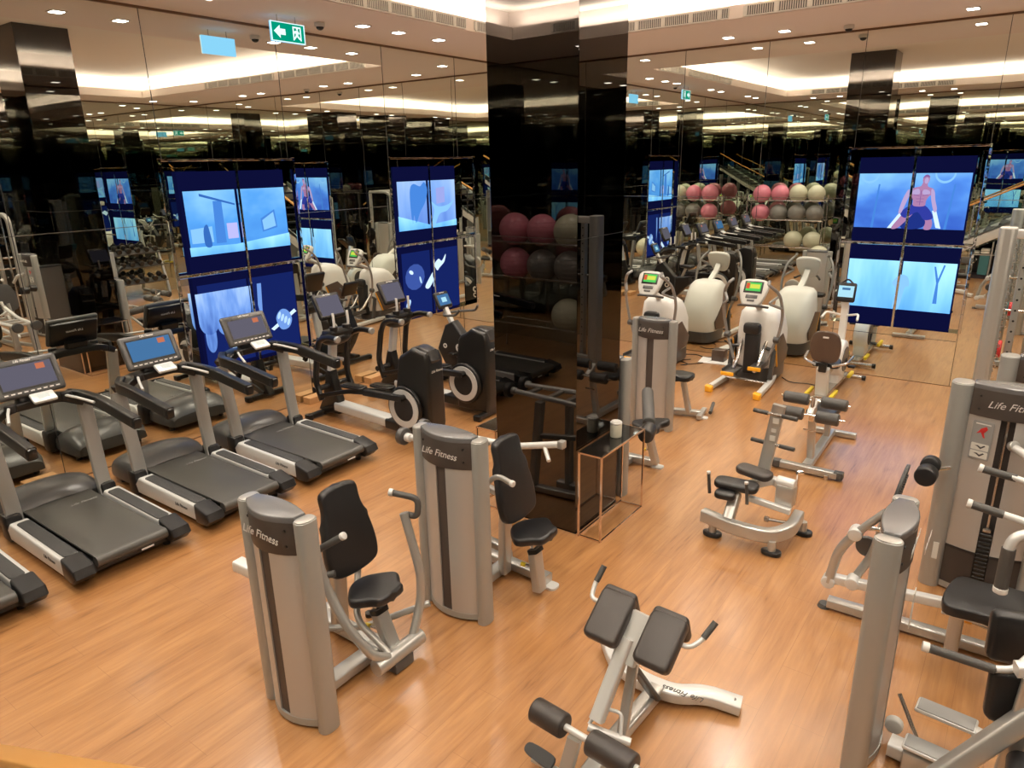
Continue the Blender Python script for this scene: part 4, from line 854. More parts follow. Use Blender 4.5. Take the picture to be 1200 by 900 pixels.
m = MB(); m.cyl((4.86, -4.72, .20), (4.79, -4.75, .20), .009, 8); m.build('adjust_pin', 'steel', t); m = MB(); m.cyl((4.79, -4.75, .20), (4.765, -4.76, .20), .016, 10); m.build('adjust_knob', 'yellow', t)

# far tower machine
t = thing('weight_machine', 'weight machine with tower facing the viewer behind the side table, small stool seat beside it', 'weight machine', (4.36, -3.66, 0))
tower(t, (4.325, -3.64), 0.0, 1.31, .54, bulge=.08)
tubeo(t, 'base_rail', [(4.30, -3.10, .05), (4.70, -3.00, .05)], 0, prof=(.08, .07)); tubeo(t, 'link_rail', [(4.30, -3.5, .05), (4.30, -3.08, .05)], 0, prof=(.08, .07)); tubeo(t, 'cross_foot', [(4.72, -3.14, .04), (4.66, -2.80, .04)], 0, prof=(.06, .05))
m = MB(); m.tube([(4.78, -2.92, .05), (4.72, -2.66, .09)], .022, 10); m.build('foot_roller', 'grip', t)
m = MB(); m.prism(rrect(.12, .09, .03), .016, fr((4.73, -3.02, 0), (1, 0, 0), (0, 1, 0))); m.build('foot_plate', 'silver_light', t)
pad(t, 'seat', [(-.17, -.09), (-.17, .09), (0, .13), (.15, .12), (.18, 0), (.15, -.12), (0, -.13)], .07, fr((4.46, -3.20, .55), (1, 0, 0), (0, 1, 0)))
tubeo(t, 'seat_post', [(4.56, -3.06, .06), (4.50, -3.16, .50)], 0, prof=(.055, .075), up=V((0, 1, 0)))
m = MB(); m.cyl((3.98, -3.42, .62), (3.98, -3.36, .62), .15, 28, bev=.015); m.build('cam_disc', 'silver', t); tubeo(t, 'cam_arm', [(4.10, -3.45, .06), (3.98, -3.39, .62)], .028)

# rose gold side table against the pillar, two lidded cups
def table(x0, x1, y0, y1, z1, label):
    t = thing('side_table', label, 'side table', ((x0 + x1) / 2, (y0 + y1) / 2, 0))
    for x in (x0, x1):
        for y in (y0, y1): m = MB(); m.box((x, y, z1 / 2), (.014, .014, z1)); m.build('leg', 'gold', t)
    for z, nm in ((.007, 'bottom_frame'), (z1 - .007, 'top_frame')):
        m = MB()
        for x in (x0, x1): m.box((x, (y0 + y1) / 2, z), (.014, y1 - y0, .014))
        for y in (y0, y1): m.box(((x0 + x1) / 2, y, z), (x1 - x0, .014, .014))
        m.build(nm, 'gold', t)
    m = MB(); m.box(((x0 + x1) / 2, (y0 + y1) / 2, z1 - .004), (x1 - x0 - .012, y1 - y0 - .012, .010)); m.build('table_top', 'glass_top', t)
z1 = .775
table(4.945, 5.155, -6.36, -5.59, z1, 'rose gold side table with black glass top, a cup standing on it, by the pillar')
table(3.865, 4.075, -6.36, -5.66, z1, 'rose gold side table with empty black top, mostly hidden behind the pillar')
def cup(x, y, z, body, label):
    t = thing('lidded_cup', label, 'cup', (x, y, z))
    m = MB(); m.cyl((x, y, z), (x, y, z + .115), .050, 28, r2=.050, bev=.006); m.build('cup_body', body, t)
    m = MB(); m.cyl((x, y, z + .115), (x, y, z + .138), .052, 28, bev=.008); m.cyl((x, y, z + .136), (x, y, z + .142), .042, 24); m.build('lid', 'white', t)
cup(5.035, -5.895, z1 + .002, 'cream', 'cream patterned cup with white lid standing on the side table by the pillar')

# ------------------------------------------------------------------ roman chair in the foreground
t = thing('back_extension_bench', 'back extension bench with two hip pads and foot rollers in the centre foreground', 'exercise bench', (6.30, -8.0, 0))
tubeo(t, 'front_foot', [(5.86, -7.50, .045), (6.02, -7.68, .06), (6.22, -7.74, .065), (6.42, -7.73, .065), (6.56, -7.62, .06), (6.76, -7.58, .045)], 0, 'silver_light', prof=(.11, .07), fil=.12)
for p in ((5.91, -7.56, .083), (6.72, -7.59, .083)): m = MB(); m.cyl((p[0], p[1], p[2] - .006), p, .014, 12); m.build('floor_bolt', 'grey', t)
tubeo(t, 'spine', [(6.32, -7.76, .075), (6.30, -8.30, .09), (6.30, -8.62, .07)], 0, 'silver', prof=(.09, .07))
tubeo(t, 'rear_foot', [(6.08, -8.63, .04), (6.52, -8.63, .04)], 0, 'silver', prof=(.08, .06))
tubeo(t, 'pad_mast', [(6.235, -8.33, .24), (6.285, -8.10, .63)], 0, 'silver_light', prof=(.075, .075), up=V((0, 1, 0)))
tubeo(t, 'strut', [(6.33, -8.22, .12), (6.31, -8.07, .46)], 0, 'silver', prof=(.055, .035), up=V((0, 1, 0))); tubeo(t, 'strut', [(6.36, -7.86, .10), (6.29, -8.03, .40)], 0, 'grey', prof=(.05, .03), up=V((0, 1, 0)))
tubeo(t, 'pad_carrier', [(6.288, -8.15, .51), (6.315, -8.01, .745)], 0, 'silver_light', prof=(.13, .05), up=V((0, 1, 0)))
m = MB(); m.cyl((6.20, -8.36, .20), (6.42, -8.30, .17), .022, 14); m.build('pull_bar', 'silver_light', t); tubeo(t, 'pull_loop', [(6.20, -8.35, .21), (6.22, -8.28, .28), (6.34, -8.25, .28), (6.37, -8.32, .18)], .010, 'silver_light', fil=.03)
n_ = V((0, -.62, .78)); u_ = V((0, .78, .62))
for cxp, yy in ((6.172, -8.09), (6.482, -8.125)):
    pad(t, 'hip_pad', rrect(.205, .29, .035, 3), .075, fr((cxp, yy, .705), (1, -.06, 0), u_), 'vinyl_brown', bev=.026, sub=1)
    pad(t, 'hip_pad_rear', rrect(.20, .17, .03, 3), .06, fr((cxp, yy + .135, .73), (1, -.06, 0), (0, .35, -1)), 'vinyl_brown', bev=.022, sub=1)
tubeo(t, 'side_handle', [(6.07, -8.02, .72), (6.01, -8.01, .72), (6.0, -7.96, .77), (6.02, -7.90, .86)], .013, 'silver_light', fil=.03); tubeo(t, 'handle_grip', [(6.005, -7.945, .79), (6.025, -7.895, .87)], .017, 'grip')
tubeo(t, 'side_handle', [(6.52, -8.08, .70), (6.62, -8.08, .70), (6.66, -8.03, .73), (6.70, -7.96, .80)], .013, 'silver_light', fil=.03); tubeo(t, 'handle_grip', [(6.665, -8.02, .74), (6.70, -7.955, .81)], .017, 'grip')
tubeo(t, 'roller_post', [(6.20, -8.60, .06), (6.22, -8.53, .27)], 0, 'silver', prof=(.07, .05), up=V((0, 1, 0)))
m = MB(); m.cyl((6.02, -8.505, .295), (6.58, -8.545, .295), .018, 14); m.build('roller_axle', 'silver_light', t)
roller(t, (5.955, -8.50, .295), (6.155, -8.515, .295), .066, 'vinyl_brown'); roller(t, (6.305, -8.525, .295), (6.56, -8.545, .295), .066, 'vinyl_brown')
m = MB(); m.prism(smooth_poly([(-.09, -.025), (-.09, .025), (0, .035), (.08, .03), (.08, -.03), (0, -.035)], 4), .02, fr((6.06, -8.60, .12), (1, -.12, 0), (0, .9, .45)), bev=.006); fp = m.build('foot_plate', 'deckgrey', t)
tubeo(t, 'plate_arm', [(6.02, -8.62, .10), (6.24, -8.60, .09)], .018, 'silver')
text_obj('maker_name', LOGO, .055, fr((6.47, -7.735, .1015), (-1, -.10, 0), (.10, -1, 0)), 'dark_lettering', t, shear=.3)

# ------------------------------------------------------------------ ab bench in the middle of the floor
t = thing('ab_bench', 'silver ab bench with leaning upright, short side bars and black seat pads, centre right floor', 'exercise bench', (6.15, -5.4, 0))
tubeo(t, 'curved_base', [(5.78, -5.70, .16), (6.10, -5.76, .15), (6.36, -5.74, .15), (6.47, -5.58, .17), (6.46, -5.30, .17)], 0, 'silver', prof=(.085, .11), fil=.14)
for (x, y) in ((5.88, -5.72), (6.38, -5.75), (6.50, -5.28)):
    m = MB(); m.cyl((x, y, .03), (x, y, .12), .035, 16, r2=.03); m.build('foot_stem', 'silver', t)
    m = MB(); m.prism(smooth_poly([(-.08, 0), (-.04, .045), (.05, .045), (.08, 0), (.05, -.045), (-.04, -.045)], 3), .04, fr((x, y, 0), (1, .1, 0), (0, 1, 0)), bev=.01); m.build('foot', 'dark', t)
tubeo(t, 'seat_strut', [(6.00, -5.70, .18), (6.00, -5.55, .36)], 0, 'silver', prof=(.09, .09), up=V((0, 1, 0)))
tubeo(t, 'main_beam', [(5.98, -5.50, .38), (6.20, -5.20, .40), (6.38, -5.30, .36)], 0, 'silver_light', prof=(.07, .07), fil=.05)
tubeo(t, 'side_link', [(6.10, -5.52, .33), (6.44, -5.52, .30)], 0, 'silver_light', prof=(.05, .05))
tubeo(t, 'upright', [(6.10, -5.22, .34), (6.13, -5.13, .72), (6.17, -5.12, 1.05)], 0, 'silver', prof=(.105, .055), fil=.2, up=V((0, 1, 0)))
m = MB(); m.box((6.165, -5.165, .92), (.05, .004, .05)); m.box((6.155, -5.168, .83), (.04, .004, .03)); m.box((6.15, -5.17, .76), (.045, .004, .05)); m.build('label_plate', 'placard_white', t)
for z, xw in ((.97, .15), (.70, .15)):
    m = MB(); m.cyl((6.15 - xw - .01, -5.13, z), (6.15 + xw + .01, -5.17, z), .014, 12); m.build('rung', 'steel', t)
    for s in (-1, 1): m = MB(); m.cyl((6.15 + s * .06, -5.15 - s * .008, z), (6.15 + s * (xw + .04), -5.15 - s * .025, z), .019, 14, bev=.003); m.build('rung_grip', 'grip', t)
pad(t, 'seat', rrect(.36, .17, .06, 4), .06, fr((6.00, -5.56, .44), (1, .08, 0), (-.08, 1, .04)), 'vinyl', bev=.022, sub=1)
pad(t, 'thigh_pad', rrect(.32, .15, .06, 4), .06, fr((6.08, -5.36, .50), (1, -.25, 0), (.25, 1, .1)), 'vinyl_brown', bev=.022, sub=1)
pad(t, 'front_pad', rrect(.17, .11, .04, 4), .06, fr((5.95, -5.68, .385), (1, .1, 0), (-.1, 1, .1)), 'vinyl', bev=.022, sub=1)
for x, y in ((5.80, -5.63), (6.13, -5.66)):
    m = MB(); m.cyl((x, y, .34), (x - .015, y - .01, .52), .014, 12); m.build('side_handle', 'grip', t); m = MB(); m.cyl((x - .015, y - .01, .52), (x - .017, y - .011, .54), .017, 12, bev=.003); m.build('handle_tip', 'silver_light', t)
m = MB(); m.box((6.37, -5.42, .40), (.15, .16, .20), bev=.03); m.build('roller_housing', 'silver', t)
m = MB(); m.cyl((6.29, -5.43, .50), (6.44, -5.44, .50), .05, 20, bev=.01); m.build('roller_cover', 'silver_light', t)
m = MB(); m.cyl((6.28, -5.56, .20), (6.47, -5.52, .20), .013, 12); m.box((6.27, -5.56, .20), (.04, .04, .045), bev=.01); m.build('adjust_bar', 'steel', t)
m = MB(); m.cyl((6.44, -5.38, .30), (6.44, -5.38, .62), .012, 10); m.cyl((6.43, -5.40, .60), (6.47, -5.37, .60), .02, 12); m.build('adjust_post', 'chrome', t)

# ------------------------------------------------------------------ bench with leg rollers behind it
t = thing('roller_bench', 'steel stand with four dark foot rollers and T foot, behind the ab bench', 'exercise bench', (6.2, -3.6, 0))
tubeo(t, 'cross_foot', [(5.90, -3.99, .05), (6.49, -4.00, .05)], 0, 'silver', prof=(.08, .07))
for x in (5.90, 6.50): m = MB(); m.box((x, -3.995, .052), (.09, .085, .075), bev=.01); m.build('foot_cap', 'grip', t)
m = MB(); m.cyl((6.40, -4.05, 0), (6.40, -4.05, .05), .022, 12); m.build('level_foot', 'steel', t)
tubeo(t, 'spine', [(6.19, -3.98, .06), (6.16, -2.80, .06)], 0, 'silver', prof=(.09, .07)); tubeo(t, 'rear_foot', [(5.92, -2.76, .04), (6.42, -2.76, .04)], 0, 'silver', prof=(.07, .06))
tubeo(t, 'roller_post', [(6.18, -3.78, .07), (6.18, -3.93, .70)], 0, 'silver', prof=(.07, .07), up=V((0, 1, 0)))
m = MB(); m.box((6.18, -3.935, .60), (.05, .05, .12), bev=.01); m.cyl((6.12, -3.96, .45), (6.24, -3.95, .45), .01, 10); m.cyl((6.18, -3.95, .68), (6.18, -3.95, .80), .02, 12); m.build('adjust_clamp', 'chrome', t)
for s in (-1, 1):
    roller(t, (6.18 + s * .06, -3.86, .73), (6.18 + s * .30, -3.86, .73), .058, 'grip'); roller(t, (6.18 + s * .06, -4.03, .63), (6.18 + s * .27, -4.03, .63), .062, 'grip')
for y, z in ((-3.86, .73), (-4.03, .63)): m = MB(); m.cyl((6.18 - .32, y, z), (6.18 + .33, y, z), .013, 12); m.build('roller_axle', 'chrome', t)
m = MB(); m.box((6.18, -3.94, .68), (.06, .20, .05), bev=.01, R=Matrix.Rotation(.5, 3, 'X')); m.build('axle_carrier', 'silver', t)
pad(t, 'bench_pad', rrect(.28, .72, .05, 4), .06, fr((6.17, -3.22, .46), (1, 0, 0), (0, 1, -.10)), 'vinyl', bev=.022, sub=1)
tubeo(t, 'pad_post', [(6.17, -3.05, .06), (6.17, -3.10, .42)], 0, 'silver', prof=(.06, .07), up=V((0, 1, 0)))
# ------------------------------------------------------------------ right-hand machines
t = thing('leg_press', 'leg press machine at the right with tall tower, mesh foot plate and wide black seat', 'weight machine', (7.75, -5.6, 0))
tower(t, (7.75, -5.46), 0.0, 1.56, .72, user=True, pl=True, bulge=.05, name_at=.02)
tubeo(t, 'floor_rail', [(6.92, -6.24, .05), (8.60, -6.20, .05)], 0, 'silver', prof=(.08, .07)); tubeo(t, 'link_rail', [(7.95, -5.55, .05), (7.95, -6.2, .05)], 0, 'silver', prof=(.08, .07))
m = MB(); m.cyl((6.90, -6.24, 0), (6.90, -6.24, .03), .045, 18, r2=.035); m.build('foot_pad', 'grip', t)
tubeo(t, 'link_bar', [(6.93, -6.24, .24), (7.62, -6.24, .30), (7.95, -6.24, .34)], 0, 'silver_light', prof=(.06, .065), fil=.1)
tubeo(t, 'swing_arm', [(6.91, -6.26, .22), (6.95, -6.26, .48), (7.04, -6.27, .64)], .032, 'silver', fil=.08); tubeo(t, 'upper_link', [(7.04, -6.27, .64), (7.20, -6.26, .84)], .026, 'silver')
tubeo(t, 'upper_link', [(7.06, -6.20, .66), (7.22, -6.20, .68)], .015, 'steel')
for p in ((6.91, -6.24, .22), (7.06, -6.24, .26), (7.04, -6.26, .64)):
    m = MB(); m.cyl((p[0], p[1] - .05, p[2]), (p[0], p[1] + .05, p[2]), .045, 20, bev=.008); m.build('pivot_joint', 'silver_light', t)
tubeo(t, 'swing_arm', [(7.06, -6.20, .26), (7.14, -6.14, .44), (7.20, -6.16, .80)], .028, 'silver', fil=.08)
m = MB(); m.cyl((7.10, -6.12, .48), (7.10, -6.085, .48), .075, 24, bev=.01); m.build('cam_disc', 'grey', t)
m = MB(); m.prism(smooth_poly([(-.20, -.22), (-.21, .10), (-.12, .24), (.12, .24), (.21, .10), (.20, -.22)], 4), .022, fr((7.22, -6.22, .90), (0, 1, 0), (.16, 0, 1)), bev=.006); fp = m.build('foot_plate', 'deckgrey', t)
m = MB()
for i in range(9):
    for j in range(9):
        p = fr((7.245, -6.22, .90), (0, 1, 0), (.16, 0, 1)) @ V((-.16 + .04 * i, -.18 + .04 * j, 0)); m.box(p, (.012, .018, .018))
o = m.build('tread_studs', 'grip', fp); o['kind'] = 'stuff'
pad(t, 'seat', [(-.20, -.17), (-.16, .18), (0, .20), (.20, .21), (.27, .19), (.27, -.19), (.20, -.21), (0, -.19)], .07, fr((7.80, -6.46, .50), (1, 0, .02), (0, 1, 0)), sub=5)
m = MB(); m.box((7.80, -6.46, .455), (.40, .34, .02), bev=.008); m.build('seat_pan', 'silver_light', t)
tubeo(t, 'seat_post', [(7.68, -6.36, .08), (7.68, -6.40, .44)], 0, 'silver', prof=(.08, .09), up=V((0, 1, 0))); m = MB(); m.cyl((7.72, -6.47, .36), (7.76, -6.47, .36), .018, 14, bev=.004); m.build('adjust_knob', 'orange', t); m = MB(); m.cyl((7.76, -6.47, .36), (8.05, -6.50, .33), .012, 12); m.build('adjust_rod', 'steel', t)
pad(t, 'back_pad', [(-.17, -.28), (0, -.31), (.17, -.28), (.19, 0), (.14, .30), (0, .34), (-.14, .30), (-.19, 0)], .08, fr((8.10, -6.50, .82), (0, 1, 0), (.22, 0, 1)))
tubeo(t, 'back_post', [(8.12, -6.46, .08), (8.20, -6.46, .80)], 0, 'silver', prof=(.08, .09), up=V((0, 1, 0)))
tubeo(t, 'press_handle', [(7.76, -6.62, 1.16), (7.92, -6.62, 1.14), (8.06, -6.52, .98)], .020, 'silver_light', fil=.06); tubeo(t, 'hand_grip', [(7.645, -6.62, 1.175), (7.80, -6.62, 1.155)], .024, 'grip'); m = MB(); m.cyl((7.625, -6.62, 1.178), (7.65, -6.62, 1.175), .026, 14, bev=.004); m.build('grip_end', 'white', t)
tubeo(t, 'press_handle', [(7.78, -6.02, 1.16), (7.98, -6.04, 1.13), (8.10, -6.20, .98)], .020, 'silver_light', fil=.06); tubeo(t, 'hand_grip', [(7.66, -6.02, 1.17), (7.84, -6.02, 1.15)], .024, 'grip'); m = MB(); m.cyl((7.64, -6.02, 1.175), (7.665, -6.02, 1.17), .026, 14, bev=.004); m.build('grip_end', 'white', t)
tubeo(t, 'side_handle', [(7.845, -6.74, .98), (7.86, -6.73, 1.09), (7.96, -6.68, 1.12), (8.08, -6.56, 1.02)], .028, 'silver_light', fil=.05); tubeo(t, 'hand_grip', [(7.85, -6.75, .78), (7.85, -6.74, 1.02)], .034, 'grip'); m = MB(); m.cyl((7.85, -6.75, .755), (7.85, -6.75, .79), .036, 18, bev=.006); m.build('grip_end', 'white', t)
tubeo(t, 'top_tube', [(7.80, -5.60, 1.20), (7.86, -5.68, 1.20), (8.02, -5.72, 1.05)], .026, 'silver_light', fil=.06); m = MB(); m.cyl((7.79, -5.59, 1.20), (7.81, -5.62, 1.22), .034, 16, bev=.006); m.build('tube_collar', 'silver', t)
m = MB(); m.box((7.47, -5.545, .30), (.035, .006, .13)); m.build('serial_label', 'placard_white', t)
# double roller standing left of the tower
roller(t, (7.36, -5.60, .98), (7.36, -5.71, 1.00), .062, 'vinyl'); roller(t, (7.355, -5.73, .96), (7.35, -5.86, .97), .068, 'vinyl')
m = MB(); m.cyl((7.36, -5.70, .985), (7.355, -5.75, .97), .03, 16); m.cyl((7.36, -5.725, .975), (7.47, -5.62, .98), .016, 12); m.build('roller_axle', 'chrome', t)

# seated row with edge-on tower, bottom right
t = thing('calf_machine', 'weight machine at the bottom right, tower seen edge-on, two grey foot plates and knee pads', 'weight machine', (7.42, -7.5, 0))
tower(t, (7.375, -7.42), PI / 2, 1.36, .58, user=False, pl=False, bulge=.05)
m = MB(); m.box((7.497, -7.42, .90), (.004, .07, .20)); m.build('placard', 'placard_white', t)
text_obj('side_name', LOGO, .055, fr((7.51, -7.30, 1.22), (0, 1, 0), (0, 0, 1)), 'lettering', t, shear=.3)
tubeo(t, 'base_rail', [(7.50, -7.42, .06), (8.40, -7.50, .06)], 0, 'silver_light', prof=(.11, .08)); m = MB(); m.cyl((7.50, -7.33, .10), (7.50, -7.28, .10), .045, 18, bev=.01); m.build('pulley', 'offwhite', t)
tubeo(t, 'thin_brace', [(7.50, -7.30, .30), (7.62, -7.38, .12)], .011, 'steel')
for (x, y, z, nm) in ((7.72, -7.38, .33, 'a'), (7.70, -7.54, .21, 'b')):
    m = MB(); m.box((x, y, z), (.27, .115, .022), bev=.010, R=Matrix.Rotation(-.08, 3, 'Z')); p = m.build('foot_plate', 'silver_light', t)
    m = MB(); m.box((x, y, z + .012), (.25, .098, .008), bev=.004, R=Matrix.Rotation(-.08, 3, 'Z')); m.build('rubber_tread', 'placard', p)
tubeo(t, 'plate_arm', [(7.84, -7.40, .31), (8.10, -7.44, .29)], 0, 'silver_light', prof=(.06, .05)); m = MB(); m.box((7.72, -7.52, .12), (.30, .13, .12), bev=.015); m.build('plate_box', 'silver', t)
tubeo(t, 'link_arm', [(7.84, -7.56, .19), (8.10, -7.60, .17)], 0, 'silver_light', prof=(.05, .04))
tubeo(t, 'knee_handle', [(7.86, -7.62, .84), (7.93, -7.58, .84), (7.98, -7.52, .90)], .017, 'silver_light', fil=.04); tubeo(t, 'hand_grip', [(7.60, -7.66, .865), (7.86, -7.63, .845)], .021, 'grip'); m = MB(); m.cyl((7.575, -7.663, .867), (7.605, -7.659, .865), .024, 14, bev=.004); m.build('grip_end', 'white', t)
pad(t, 'knee_pad', rrect(.17, .26, .04, 3), .08, fr((7.90, -7.30, .83), (1, .25, .0), (0, .12, 1)), 'vinyl', bev=.03, sub=1)
pad(t, 'knee_pad', rrect(.17, .26, .04, 3), .08, fr((7.93, -7.58, .70), (1, .25, .0), (0, .12, 1)), 'vinyl', bev=.03, sub=1)
tubeo(t, 'lever_arm', [(7.93, -7.66, .90), (8.12, -7.58, .92), (8.40, -7.46, .92)], 0, 'silver_light', prof=(.06, .06), fil=.08)
tubeo(t, 'lever_arm', [(7.96, -7.66, .04), (8.0, -7.66, .88)], 0, 'silver', prof=(.08, .07), up=V((0, 1, 0)))
tubeo(t, 'diagonal_arm', [(7.70, -7.86, .30), (8.08, -7.64, .80), (8.30, -7.50, 1.0)], 0, 'silver', prof=(.085, .085), fil=.1, up=V((0, 1, 0)))
tubeo(t, 'hand_grip', [(8.04, -7.68, .92), (8.10, -7.66, 1.06)], .024, 'grip')
roller(t, (8.02, -7.92, .48), (8.02, -7.72, .50), .06, 'vinyl')

# tower behind the leg press, tall cable column behind that
t = thing('weight_machine', 'weight machine whose tower stands right behind the leg press at the right edge', 'weight machine', (7.95, -4.1, 0))
tower(t, (7.95, -4.02), 0.0, 1.45, .66, user=True, pl=True, bulge=.04)
tubeo(t, 'floor_rail', [(7.95, -4.15, .05), (7.95, -4.75, .05)], 0, 'silver', prof=(.08, .07)); pad(t, 'seat', rrect(.34, .34, .06, 3), .07, fr((7.95, -4.62, .50), (1, 0, 0), (0, 1, 0)), sub=1); tubeo(t, 'seat_post', [(7.95, -4.62, .06), (7.95, -4.62, .47)], 0, 'silver', prof=(.08, .08), up=V((0, 1, 0)))
t = thing('cable_column', 'tall grey cable column with perforated uprights at the right edge, rising above the weight towers', 'cable machine', (7.65, -1.3, 0))
DX, DY = -.08, 2.12
m = MB(); m.prism(smooth_poly([(-.075, -.09), (0, -.105), (.075, -.09), (.075, .09), (0, .105), (-.075, .09)], 4), 2.28, fr((7.53 + DX, -3.72 + DY, 0), (1, 0, 0), (0, 1, 0)), bev=.004); p = m.build('tall_post', 'post', t)
m = MB(); m.prism(smooth_poly([(-.07, -.085), (0, -.1), (.07, -.085), (.07, .085), (0, .1), (-.07, .085)], 4), .008, fr((7.53 + DX, -3.72 + DY, 2.28), (1, 0, 0), (0, 1, 0))); m.build('post_cap', 'white', p)
for k, x in enumerate((7.72, 7.90)):
    m = MB(); m.box((x + DX, -3.45 + DY, 1.12), (.07, .10, 2.2), bev=.008); u = m.build('perforated_upright', 'post', t)
    for i in range(16): m = MB(); m.cyl((x + DX, -3.5005 + DY, .28 + i * .12), (x + DX, -3.503 + DY, .28 + i * .12), .012, 10); m.build('pin_hole', 'black', u)
tubeo(t, 'top_beam', [(7.53 + DX, -3.70 + DY, 2.22), (8.5 + DX, -3.60 + DY, 2.22)], 0, 'silver_light', prof=(.08, .10)); tubeo(t, 'base_beam', [(7.53 + DX, -3.62 + DY, .05), (8.5 + DX, -3.50 + DY, .05)], 0, 'silver', prof=(.08, .08))
m = MB()
for i in range(26): m.torus((7.62 + DX, -3.60 + DY, .6 + i * .06), (1, 0, .0) if i % 2 else (0, 1, 0), .018, .005, 10, 6)
m.build('chain', 'chrome', t)
m = MB(); m.cyl((7.55 + DX, -3.45 + DY, 1.35), (8.6 + DX, -3.45 + DY, 1.35), .014, 12); m.build('bar', 'steel', t); m = MB(); m.cyl((7.62 + DX, -3.47 + DY, .90), (7.66 + DX, -3.47 + DY, .90), .10, 24, bev=.01); m.build('red_plate', 'red', t)
m = MB(); m.cyl((7.60 + DX, -3.47 + DY, .90), (7.615 + DX, -3.47 + DY, .90), .10, 24, bev=.005); m.build('teal_plate', 'teal', t)

# ------------------------------------------------------------------ small things along the mirrors
for (x, y, w_) in ((.16, -5.20, ''), (.15, -4.18, ''), (.14, -9.35, '')):
    pass
def block(x, y, lab):
    m = MB(); m.prism([(0, 0), (.30, 0), (.30, .08), (.16, .13), (0, .08)], .085, fr((x, y - .15, 0), (0, 1, 0), (1, 0, 0)) @ Matrix.Rotation(0, 4, 'Z'), bev=.004) if False else m.box((x, y, .045), (.15, .30, .09), bev=.004, seg=1)
    o = m.build('floor_outlet_box', 'woodblock'); tag(o, lab, 'outlet box', 'wooden outlet boxes against the left mirror')
block(.10, -5.22, 'low wooden outlet box on the floor by the left mirror, beside the nearer cross trainer'); block(.10, -4.12, 'low wooden outlet box on the floor by the left mirror, between the two cross trainers'); block(.10, -8.55, 'low wooden outlet box on the floor by the left mirror, in front of a treadmill')
m = MB(); m.box((3.93, -.45, .008), (.50, .34, .014), bev=.003, R=Matrix.Rotation(.15, 3, 'Z')); tag(m.build('floor_mat', 'paper'), 'white board lying on the floor between the arc trainers', 'floor board')
m = MB(); m.box((3.96, -.40, .105), (.20, .17, .18), bev=.006); tag(m.build('outlet_box', 'brown'), 'small dark brown box standing on the white floor board', 'box')
def cable(pts, lab, r=.006):
    m = MB(); m.tube(pts, r, 6, fil=.15); return tag(m.build('power_cable', 'cable'), lab, 'cable')
cable([(3.55, -.55, .007), (3.40, -.70, .007), (3.66, -.85, .007), (3.52, -.98, .007), (3.82, -.60, .007), (3.90, -.42, .02)], 'black power cable curling on the floor left of the small brown box')
cable([(5.04, -.78, .007), (5.20, -.98, .007), (5.45, -.90, .007), (5.62, -.96, .007)], 'black power cable running on the floor between arc trainer and recumbent bike')
cable([(3.36, -.30, .007), (3.52, -.22, .007), (3.70, -.34, .007), (3.88, -.28, .03)], 'black power cable on the floor behind the small brown box, near the mirror', .008)

# ------------------------------------------------------------------ parts of the gym seen in the mirrors
def ball(x, y, z, r, mt, lab, grp='exercise balls on the ball rack'):
    m = MB(); m.sphere((0, 0, 0), r, seg=28)
    for k in (-.5, -.25, 0, .25, .5): m.torus((0, 0, k * r), (0, 0, 1), r * math.sqrt(1 - k * k) - .002, .004, 28, 6)
    o = m.build('exercise_ball', mt); o.location = (x, y, z); return tag(o, lab, 'exercise ball', grp)
RX, RY = 1.55, -11.25
t = thing('ball_rack', 'silver wire rack holding exercise balls, reflected in the back mirror', 'ball rack', (RX, RY, 0))
for sx in (-1, 1):
    for sy in (-1, 1): m = MB(); m.cyl((RX + sx * 1.1, RY + sy * .2, 0), (RX + sx * 1.1, RY + sy * .2, 2.0), .018, 12); m.build('post', 'steel', t)
for z in (.50, 1.28, 1.84):
    for sy in (-1, 1): m = MB(); m.cyl((RX - 1.1, RY + sy * .2, z), (RX + 1.1, RY + sy * .2, z), .014, 10); m.build('shelf_rail', 'steel', t)
bl = [(-0.74, 2.03, 0.26, 'pink', 'pink exercise ball at the left end of the rack top', 0),
      (-0.21, 2.03, 0.25, 'pink', 'pink exercise ball on the rack top beside the cream ones', 0),
      (0.31, 2.03, 0.26, 'creamball', 'cream exercise ball on the rack top, second from the right end', 0),
      (0.82, 2.03, 0.245, 'creamball', 'cream exercise ball at the right end of the rack top', 0),
      (-0.74, 1.475, 0.26, 'pink', 'pink exercise ball on the middle shelf of the rack', 0),
      (-0.21, 1.475, 0.255, 'greyball', 'silver grey exercise ball on the middle shelf beside the pink one', 0),
      (0.31, 1.475, 0.26, 'greyball', 'silver grey exercise ball on the middle shelf, second from the right end', 0),
      (0.82, 1.475, 0.245, 'greyball', 'silver grey exercise ball at the right end of the middle shelf', 0),
      (0.28, 0.705, 0.27, 'creamball', 'cream exercise ball on the lowest rails, the left one', 0),
      (0.83, 0.705, 0.265, 'creamball', 'cream exercise ball on the lowest rails, at the right end', 0)]
for dx, z, r, mt, lab, dy in bl: ball(RX + dx, RY + dy, z, r, mt, lab)
ball(2.72, -10.72, .31, .31, 'creamball', 'cream exercise ball lying on the floor before the rack', 'loose exercise balls')
